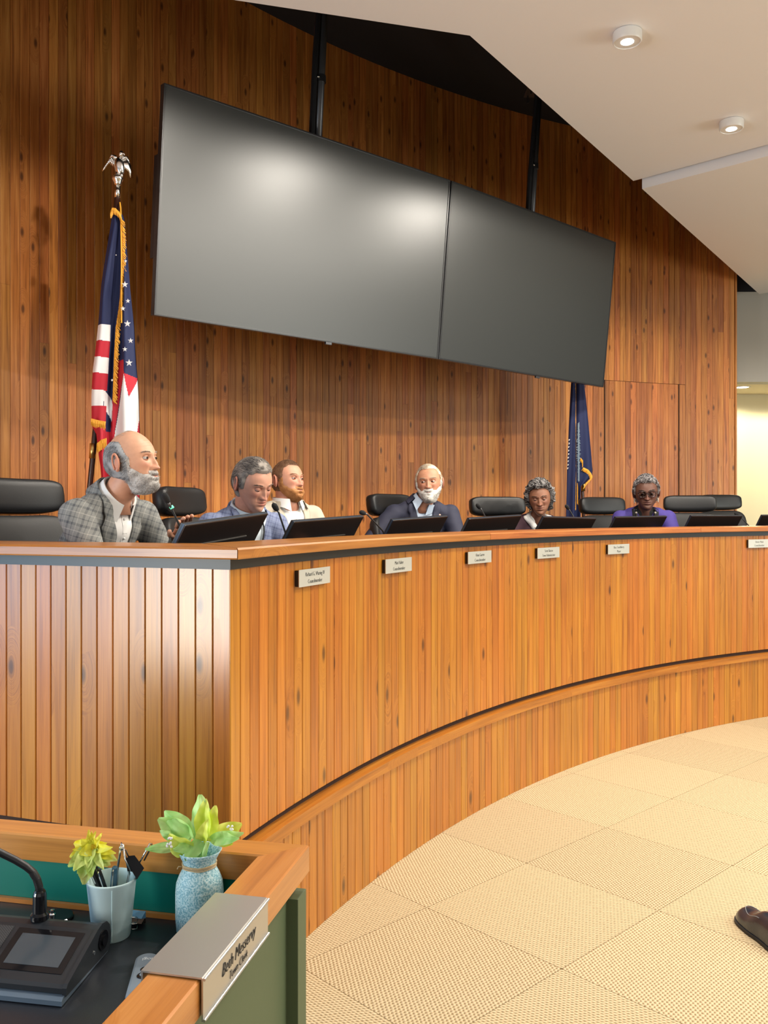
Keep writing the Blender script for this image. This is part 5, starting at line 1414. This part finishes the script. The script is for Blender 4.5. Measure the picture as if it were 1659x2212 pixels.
        mb.grid(rows); o = mb.build(nm, mat, root, smooth=False); smooth_by_angle(o, 50)
        q = o.modifiers.new('thickness', 'SOLIDIFY'); q.thickness = .0025; q.offset = 0
    if P.get('shirt_collar', True): collar('shirt_collar', P['shirt'], neck_r+.007, neck_r+.024, .026, 0, P.get('gap', 20), .018, P.get('point', .035))
    if P.get('lapels', True): collar('jacket_collar', P['lapel'], neck_r+.022, neck_r+.044, .016, 0, 58, .035, 0, base=nb_+Bz*.004)
    # placket and buttons
    if P.get('buttons', True):
        mb = MB(); mb.grid([[on_front(x, dn, -.0005) for x in (-.011, .011)] for dn in np.linspace(.05, vt[1]*.85, 10)]); mb.build('placket', P['shirt'], root)
        for dn in (.09, .17, .25):
            if dn < vt[1]*.8: mb = MB(); q = on_front(0, dn, .001); mb.ball(q, (.0045, .0045, .0045), 10, 6); mb.build('button', M['button'], root, smooth=True)
    # trousers and shoes under the desk
    tm = MB(); 
    for s in (-1, 1):
        hp = hip+Bl*s*.09-Bz*.03; kn = hp+Bf*.42; kn.z = ZP+.50; an = kn+Bf*.03; an.z = ZP+.09
        tm.tube([hp, hp.lerp(kn, .5), kn], [.092, .08, .066], 14); tm.ball(kn, .066, 14, 10); tm.tube([kn, kn.lerp(an, .5), an], [.064, .055, .046], 14)
        tm.ball(hp, .092, 14, 10)
    tm.ball(hip-Bz*.02, (.16, .12, .10), 16, 10, Matrix((Bl, Bf, Bz)).transposed())
    mt = remesh(tm, 'trousers', .016, 4)
    for v in mt.vertices: v.co -= ori
    mt.materials.clear(); mt.materials.append(P['trousers']); mt.polygons.foreach_set('use_smooth', [True]*len(mt.polygons))
    o = bpy.data.objects.new('trousers', mt); COL.objects.link(o); o.parent = root
    for s in (-1, 1):
        mb = MB(); a = hip+Bl*s*.09+Bf*.45; a.z = ZP+.045; superq(mb, a+Bf*.06, (.045, .135, .044), n=.7, rot=Matrix((Bl, Bf, Bz)).transposed(), seg=18, rows=10); mb.build('shoe', M['shoe'], root, smooth=True)
    ctx = dict(root=root, S=S, Bf=Bf, Bl=Bl, Bz=Bz, W=W, Hc=Hc, on_front=on_front, Tn=Tn, Rh=Rh, nb=nb_, ori=ori, hs=hs, rng=rng, arms=arms)
    if P.get('extra'): P['extra'](ctx)
    return ctx

M['eye_white'] = plain('eye_white', (.50, .46, .43), .2); M['iris_brown'] = plain('iris_brown', (.05, .025, .012), .15); M['pupil'] = plain('pupil', (.004, .004, .004), .1)
M['button'] = plain('button', (.7, .7, .68), .3)
SK = {'fair': skin_mat('skin_fair', (.62, .33, .21), (.55, .14, .10), (.18, .06, .035)),
      'pink': skin_mat('skin_pink', (.62, .31, .21), (.58, .13, .10), (.20, .06, .04)),
      'ruddy': skin_mat('skin_ruddy', (.64, .31, .20), (.60, .14, .10), (.20, .06, .03)),
      'tan': skin_mat('skin_tan', (.56, .27, .16), (.50, .12, .09), (.16, .05, .03)),
      'brown': skin_mat('skin_brown', (.28, .125, .072), (.25, .075, .06), (.08, .03, .02)),
      'deep': skin_mat('skin_deep', (.135, .060, .040), (.19, .07, .06), (.035, .016, .012))}
WHT = plain('shirt_white', (.80, .79, .77), .75, bump=.15, bscale=700)
LBL = plain('shirt_blue', (.50, .60, .74), .75, bump=.15, bscale=700)
grey_plaid = check_mat('grey_plaid', (.21, .215, .205), (.055, .06, .07), (.38, .37, .34), .055)
blue_check = check_mat('blue_check', (.20, .24, .38), (.085, .10, .20), (.30, .33, .46), .042)
cream = plain('cream_cloth', (.56, .49, .39), .85, bump=.3, bscale=600, var=.06)
navy_s = plain('navy_suit', (.028, .030, .058), .75, bump=.25, bscale=600)
dark_t = plain('dark_trousers', (.02, .022, .03), .8)
maroon = plain('dark_cardigan', (.045, .016, .026), .85, bump=.4, bscale=500)
purple = plain('purple_top', (.060, .040, .235), .8, bump=.25, bscale=500)
blk = plain('black_cloth', (.010, .010, .012), .8)

def m_sides(X, Y, Z):       # hair at the sides and back, bald on top
    ax = np.abs(X); yl = .026-.62*np.clip(Z-.005, 0, 1); back = sst(yl+.012, yl-.012, Y)
    top = 1-sst(.050, .080, Z)
    ear = (1-np.exp(-((Y+.006)/.019)**2-((Z+.010)/.027)**2)*(ax > .055))
    return np.clip(back*top*sst(-.080, -.045, Z+.9*np.clip(Y, 0, 1))*ear*1.1, 0, 1)
def m_full(hl=.085, dip=.0):   # full head of hair, hairline at height hl over the brow
    def f(X, Y, Z):
        ax = np.abs(X); line = hl-.016*sst(.035, .065, ax)-dip*np.exp(-(X/.02)**2)
        front = sst(line-.006, line+.006, Z)
        side = sst(.034, .018, Y)*sst(-.022, -.004, Z)*(ax > .04)
        back = sst(.004, -.014, Y)*sst(-.085, -.06, Z)
        ear = 1-np.exp(-((Y+.006)/.018)**2-((Z+.010)/.026)**2)*(ax > .058)
        return np.clip(np.maximum(np.maximum(front, side), back), 0, 1)*ear
    return f
def m_beard(zc=-.050, mous=1.0, side=1.0):
    def f(X, Y, Z):
        ax = np.abs(X); fr = sst(-.004, .014, Y)
        top = zc-.004+.024*sst(.046, .074, ax)
        b = sst(top+.006, top-.010, Z)*fr*sst(-.128, -.112, Z)
        mouth = np.exp(-(X/.021)**4-((Z+.061)/.0095)**2)
        m = np.exp(-(X/.027)**4-((Z+.0465)/.0050)**2)*mous
        strip = sst(.060, .067, ax)*sst(.020, .0, Z)*sst(-.07, -.05, Z)*sst(.006, .014, Y)*sst(.036, .026, Y)*side
        return np.clip(np.maximum(np.maximum(b*(1-.98*mouth), m*(Y > .04)), strip*.8), 0, 1)
    return f
def badge(ctx, x, dn, w_=.05, h=.036, txt=None):
    p = ctx['on_front'](x, dn, .008); R_ = Matrix((ctx['Bl']*-1, ctx['Bf'], ctx['Bz'])).transposed()
    mb = MB(); mb.box(p, (w_, .002, h), R_, bev=.0005); o = mb.build('name_badge', WHT, ctx['root'], label='white paper name badge')
    if txt: text(txt, .014, M['ink'], ctx['root'], p+ctx['Bf']*.0018+ctx['Bz']*.004-ctx['ori'], (math.pi/2, 0, math.atan2(ctx['Bl'].y, ctx['Bl'].x)+math.pi), sx=.85)
# --- man in grey plaid jacket
def ex1(c):
    hand = c['arms'][0][2] if c['arms'][0][2].x > c['arms'][1][2].x else c['arms'][1][2]
    q = [a for a in c['arms'] if a[3] == -1][0]; d = (q[2]-q[1]).normalized()
    mb = MB(); p = q[2]-d*.008; mb.tube([p, p+d*.012], .034, 18); mb.build('bracelet', plain('bracelet', (.12, .05, .03), .4, metal=.3), c['root'])
person(dict(seed=11, head=(285, 996), Y=3.30, yaw=-16, pitch=3, roll=2, body=-24, hfwd=.10, lean=.22, drop=.172, shw=.175, label='balding man with short grey beard in grey plaid jacket and open white shirt',
    skin=SK['fair'], shirt=WHT, jacket=grey_plaid, lapel=grey_plaid, trousers=dark_t, brow=hair_mat('brow_grey', (.22, .17, .13), (.4, .35, .3)), shape=dict(open=1.0, wrinkle=3, cheek=1.2), lid_up=.40, lid_lo=-.36, gaze=.1, vee=(.070, .40), gap=22, point=.045, neck_r=.060, wrinkle_amp=.006,
    hands={-1: lambda S, Bf, Bl: (S-Bl*.30+Bf*.05-Vector((0, 0, .27)), S-Bl*.16+Bf*.20-Vector((0, 0, .115)))},
    fuzz=[dict(name='hair', mask=m_sides, thick=.0065, mat=hair_mat('hair_grey', (.13, .14, .15), (.50, .50, .50)), n=5200, len=.018, rad=.0005, dir=lambda p: Vector((0, -.8, -.7)), lump=.25, jit=.22, lift=.12),
          dict(name='thin_hair', mask=lambda X, Y, Z: .2*sst(.075, .10, Z)*sst(.04, -.02, Y), thick=.001, mat=hair_mat('hair_thin', (.45, .36, .28), (.7, .6, .5)), n=260, len=.016, rad=.0003, lift=.15),
          dict(name='beard', mask=m_beard(), thick=.0055, mat=hair_mat('beard_grey', (.30, .27, .25), (.82, .80, .77)), n=7500, len=.0095, rad=.0005, dir=lambda p: Vector((p.x*4, .3, -1)), lump=.4, jit=.4, lift=.5)], extra=ex1))
# --- man in blue check jacket, looking down
def ex2(c):
    mb = MB()
    for s in (-1, 1):
        mb.grid([[c['on_front'](s*(.062-.055*t)+k*.006, .0+.33*t, .011) for k in (-1, 1)] for t in np.linspace(0, 1, 14)])
    o = mb.build('lanyard', blk, c['root'], smooth=True); 
    mb = MB(); p = c['on_front'](.0, .335, .014); mb.ball(p, (.006, .006, .012), 10, 8); mb.build('lanyard_clip', M['chrome'], c['root'])
    badge(c, -.10, .20, .075, .055, 'ROPER')
person(dict(seed=12, head=(546, 1043), Y=4.06, yaw=-40, pitch=-27, roll=5, body=-44, hfwd=.09, lean=.12, lat=.02, label='man with greying hair in blue check jacket looking down at his monitor',
    skin=SK['pink'], shirt=plain('shirt_pale', (.66, .74, .80), .7), jacket=blue_check, lapel=blue_check, trousers=dark_t, brow=hair_mat('brow_dark', (.10, .07, .05), (.2, .15, .12)), shape=dict(jowl=.8), lid_up=-.12, lid_lo=-.5, gaze_z=-.4, vee=(.075, .44), gap=22, point=.04, neck_r=.062, wrinkle_amp=.005,
    fuzz=[dict(name='hair', mask=m_full(.080, .0), thick=.010, mat=hair_mat('hair_salt', (.045, .042, .045), (.46, .40, .34)), n=6500, len=.024, rad=.00055, dir=lambda p: Vector((.5 if p.x > 0 else -.5, -.9, .0 if p.z > .05 else -.8)), lump=.3, jit=.25, lift=.12)], extra=ex2))
# --- man in cream jacket
person(dict(seed=13, head=(621, 1038), Y=4.96, yaw=-37, pitch=3, roll=-2, body=-50, hfwd=.02, lean=-.06, label='man with short brown hair and reddish beard in cream jacket, leaning back',
    skin=SK['ruddy'], shirt=WHT, jacket=cream, lapel=cream, trousers=dark_t, brow=hair_mat('brow_red', (.30, .14, .06), (.45, .22, .10)), shape=dict(jowl=1.3, taper=.25), lid_up=.22, lid_lo=-.3, vee=(.078, .42), gap=22, point=.04, neck_r=.066, girth=1.12,
    fuzz=[dict(name='hair', mask=m_full(.084), thick=.004, mat=hair_mat('hair_brown', (.12, .055, .028), (.28, .15, .08)), n=4500, len=.008, rad=.0006, dir=lambda p: Vector((0, .3, .6)), lump=.15, jit=.4, lift=.6),
          dict(name='beard', mask=m_beard(-.052), thick=.0045, mat=hair_mat('beard_red', (.42, .17, .05), (.66, .33, .13)), n=4500, len=.009, rad=.0005, dir=lambda p: Vector((p.x*4, .3, -1)), lump=.3, jit=.4, lift=.5)]))
# --- bearded man in navy suit
def ex4(c):
    badge(c, -.135, .245, .065, .055)
    p = c['on_front'](-.098, .085, .008); mb = MB(); mb.ball(p, (.013, .004, .013), 14, 8); mb.build('lapel_pin', plain('pin', (.75, .45, .35), .3, metal=.5), c['root'], smooth=True)
person(dict(seed=14, head=(927, 1043), Y=5.65, yaw=-98, pitch=0, roll=4, body=-78, hfwd=.05, lean=.12, lat=-.035, label='man with white beard and pale blond hair in navy suit and light blue shirt',
    skin=SK['tan'], shirt=LBL, jacket=navy_s, lapel=navy_s, trousers=dark_t, brow=hair_mat('brow_pale', (.45, .36, .26), (.6, .5, .4)), shape=dict(wrinkle=2, taper=.26), lid_up=.28, lid_lo=-.32, gaze=.35, vee=(.068, .36), gap=20, point=.04, neck_r=.060, shw=.185, wrinkle_amp=.006,
    hands={1: lambda S, Bf, Bl: (S+Bl*.37+Bf*.06-Vector((0, 0, .22)), S+Bl*.30+Bf*.30-Vector((0, 0, .26)))},
    fuzz=[dict(name='hair', mask=m_full(.090, -.0), thick=.008, mat=hair_mat('hair_blond', (.55, .42, .28), (.85, .78, .66)), n=5500, len=.018, rad=.0006, dir=lambda p: Vector((.7, -.4, .3 if p.z > .05 else -.9)), lump=.35, jit=.3, lift=.25),
          dict(name='beard', mask=m_beard(-.048), thick=.011, mat=hair_mat('beard_white', (.72, .67, .60), (.92, .90, .86)), n=7500, len=.014, rad=.0007, dir=lambda p: Vector((p.x*3, .25, -1)), lump=.45, jit=.35, lift=.3)], extra=ex4))
# --- woman in dark cardigan
def wide_collar(c, mat, r0=.085):
    for s in (-1, 1):
        rows = []
        for t in np.linspace(0, 1, 12):
            a = s*(2.6-2.35*t); x = math.sin(a)*-1
            base_x = s*(.030+.045*math.sin(math.pi*(1-t)*.9)); dn = -.02+.10*t**1.5
            rows.append([c['on_front'](base_x*(1-.7*t)*1.0, dn, .006), c['on_front'](base_x*(1-.7*t)+s*.026, dn+.004, .012), c['on_front'](base_x*(1-.7*t)+s*.052*(1-.3*t), dn+.012+.01*t, .006)])
        mb = MB(); mb.grid(rows); o = mb.build('blouse_collar', mat, c['root'], smooth=True); q = o.modifiers.new('thickness', 'SOLIDIFY'); q.thickness = .003
def earring(c, drop, r, mat):
    for s in (-1, 1):
        mb = MB(); p = c['W'](s*.080, -.006, -.042); mb.tube([p, p-Vector((0, 0, drop))], .0012, 6)
        for k in range(3): mb.ball(p-Vector((0, 0, drop*(.4+.35*k))), r*(1-.15*k), 10, 8)
        mb.build('earring', mat, c['root'], smooth=True)
def ex5(c):
    wide_collar(c, WHT); earring(c, .016, .005, M['silver'])
person(dict(seed=15, head=(1166, 1076), Y=6.18, yaw=-101, pitch=-11, roll=4, body=-84, hfwd=.09, lean=.16, hs=.97, label='woman with curly grey hair in dark maroon cardigan over white wide collar, looking down',
    skin=SK['brown'], shirt=WHT, jacket=maroon, lapel=maroon, top_name='cardigan', trousers=dark_t, brow=hair_mat('brow_black', (.02, .015, .012), (.06, .05, .04)), shape=dict(lip=1.25, taper=.26, nose=1.05, jowl=.6), lid_up=-.05, lid_lo=-.42, gaze_z=-.35, vee=(.075, .24), lapels=False, shirt_collar=False, neck_r=.052, shw=.165, girth=1.1, brow_n=60, buttons=False,
    fuzz=[dict(name='hair', mask=lambda X, Y, Z: np.clip(np.maximum(m_full(.082)(X, Y, Z), sst(.022, -.004, Y)*sst(-.075, -.045, Z)), 0, 1), thick=.024, mat=hair_mat('hair_curly_grey', (.015, .013, .013), (.34, .32, .31)), n=800, len=.012, rad=.0009, lump=.6, curls=850, curl_r=.0105)], extra=ex5))
# --- woman in purple top
def ex6(c):
    W, root, hs_ = c['W'], c['root'], c['hs']
    gm = plain('tortoise', (.030, .010, .008), .18, spec=.8, coat=.5)
    mb = MB()
    for s in (-1, 1):
        ring = [W(s*(.0325+.0265*math.copysign(abs(math.cos(a))**.75, math.cos(a))), .0975-.006*abs(math.cos(a))*(1 if math.cos(a)*1 > 0 else .2), .0035+.0205*math.copysign(abs(math.sin(a))**.8, math.sin(a))) for a in np.linspace(0, math.tau, 29)]
        mb.tube(ring, .0030*hs_, 8)
        mb.tube([W(s*.058, .090, .012), W(s*.070, .075, .012), W(s*.080, .02, .008), W(s*.082, -.015, .002)], .0026*hs_, 6)
    mb.tube([W(-.008, .099, .008), W(0, .1005, .010), W(.008, .099, .008)], .0028*hs_, 6)
    g = mb.build('glasses', gm, root, smooth=True)
    lens = bpy.data.materials.new('lens'); lens.use_nodes = True; b = lens.node_tree.nodes['Principled BSDF']; b.inputs['Transmission Weight'].default_value = 1; b.inputs['Roughness'].default_value = .02; b.inputs['IOR'].default_value = 1.05; b.inputs['Base Color'].default_value = (.9, .9, .9, 1)
    mb = MB()
    for s in (-1, 1):
        pts_ = [W(s*(.0325+.0255*math.copysign(abs(math.cos(a))**.75, math.cos(a))), .0965, .0035+.0195*math.copysign(abs(math.sin(a))**.8, math.sin(a))) for a in np.linspace(0, math.tau, 25)[:-1]]
        mb.add([W(s*.0325, .0975, .0035)]+pts_, [(0, 1+k, 1+(k+1) % 24) for k in range(24)])
    mb.build('lenses', lens, root)
    mb = MB(); mb2 = MB()
    for k in range(27):
        t = k/26; x = -.070*math.cos(math.pi*t); dn = .004+.125*math.sin(math.pi*t)**.8
        (mb if k % 2 else mb2).ball(c['on_front'](x, dn, .010), .0085, 12, 8)
    mb.build('bead_necklace', M['pearl'], root, smooth=True); mb2.build('bead_necklace', M['pen_black'], root, smooth=True)
    earring(c, .030, .0075, M['pearl'])
    mb = MB()
    rows = []
    for t in np.linspace(0, 1, 30):
        x = -.098*math.cos(math.pi*t); dn = -.012+.150*math.sin(math.pi*t)**.7; f = .82
        rows.append([c['on_front'](x*f*.80, dn*.80-.01, .004), c['on_front'](x*f, dn, .005), c['on_front'](x, dn+.010, .004)])
    mb.grid(rows); o = mb.build('neckline_band', blk, root, smooth=True); q = o.modifiers.new('thickness', 'SOLIDIFY'); q.thickness = .003
M['pearl'] = plain('pearl', (.62, .55, .45), .3)
person(dict(seed=16, head=(1396, 1063), Y=6.62, yaw=-103, pitch=-12, roll=2, body=-96, hfwd=.09, lean=.16, hs=1.06, label='woman with short curly grey hair, dark framed glasses and bead necklace in purple top',
    skin=SK['deep'], shirt=blk, jacket=purple, lapel=purple, top_name='purple_top', trousers=dark_t, brow=hair_mat('brow_b2', (.02, .015, .012), (.06, .05, .04)), shape=dict(lip=1.5, taper=.24, nose=1.15), lid_up=.05, lid_lo=-.38, gaze_z=-.3, vee=(.075, .13), lapels=False, shirt_collar=False, neck_r=.052, shw=.175, girth=1.15, buttons=False,
    fuzz=[dict(name='hair', mask=m_full(.080), thick=.014, mat=hair_mat('hair_short_grey', (.02, .018, .018), (.40, .37, .37)), n=900, len=.010, rad=.0009, lump=.5, curls=1000, curl_r=.0060)], extra=ex6))
# a chair for each sitter who hides his own
place_chair(600, 8.25, 0.0, 'black leather office chair hidden behind man in cream jacket', dz=-.16)
place_chair(1190, 8.05, 0.0, 'black leather office chair hidden behind woman in dark cardigan', dz=-.2)

# pieces that sit on a part hang under that part
SUB = {'lenses': 'glasses', 'star': 'flag_cloth', 'emblem': 'flag_cloth', 'ridge': 'bracket', 'clip': 'barrel', 'foam_cap': 'neck', 'ring_light': 'neck', 'knob': 'side_cheek', 'jack': 'side_cheek',
       'icon': 'remote_body', 'button_ring': 'select_button', 'accent_strip': 'housing', 'collar': 'tube', 'bolt': 'tube', 'seam': 'cup_wall', 'button': 'shirt', 'placket': 'shirt', 'lapel': 'jacket', 'lanyard_clip': 'lanyard', 'stitching': 'upper'}
kids = {}
for o in list(COL.objects):
    if o.parent is not None: kids.setdefault(o.parent.name, []).append(o)
for par, ks in kids.items():
    byname = {}
    for o in ks: byname.setdefault(o.name.split('.')[0], o)
    for o in ks:
        st_ = o.name.split('.')[0]; tgt = SUB.get(st_)
        if st_ == 'lettering': tgt = 'face' if 'face' in byname else ('bracket' if 'bracket' in byname else ('remote_body' if 'remote_body' in byname else ('name_badge' if 'name_badge' in byname else ('flag_cloth' if 'flag_cloth' in byname else None))))
        if tgt and tgt in byname and byname[tgt] is not o and tuple(byname[tgt].location) == (0, 0, 0): o.parent = byname[tgt]
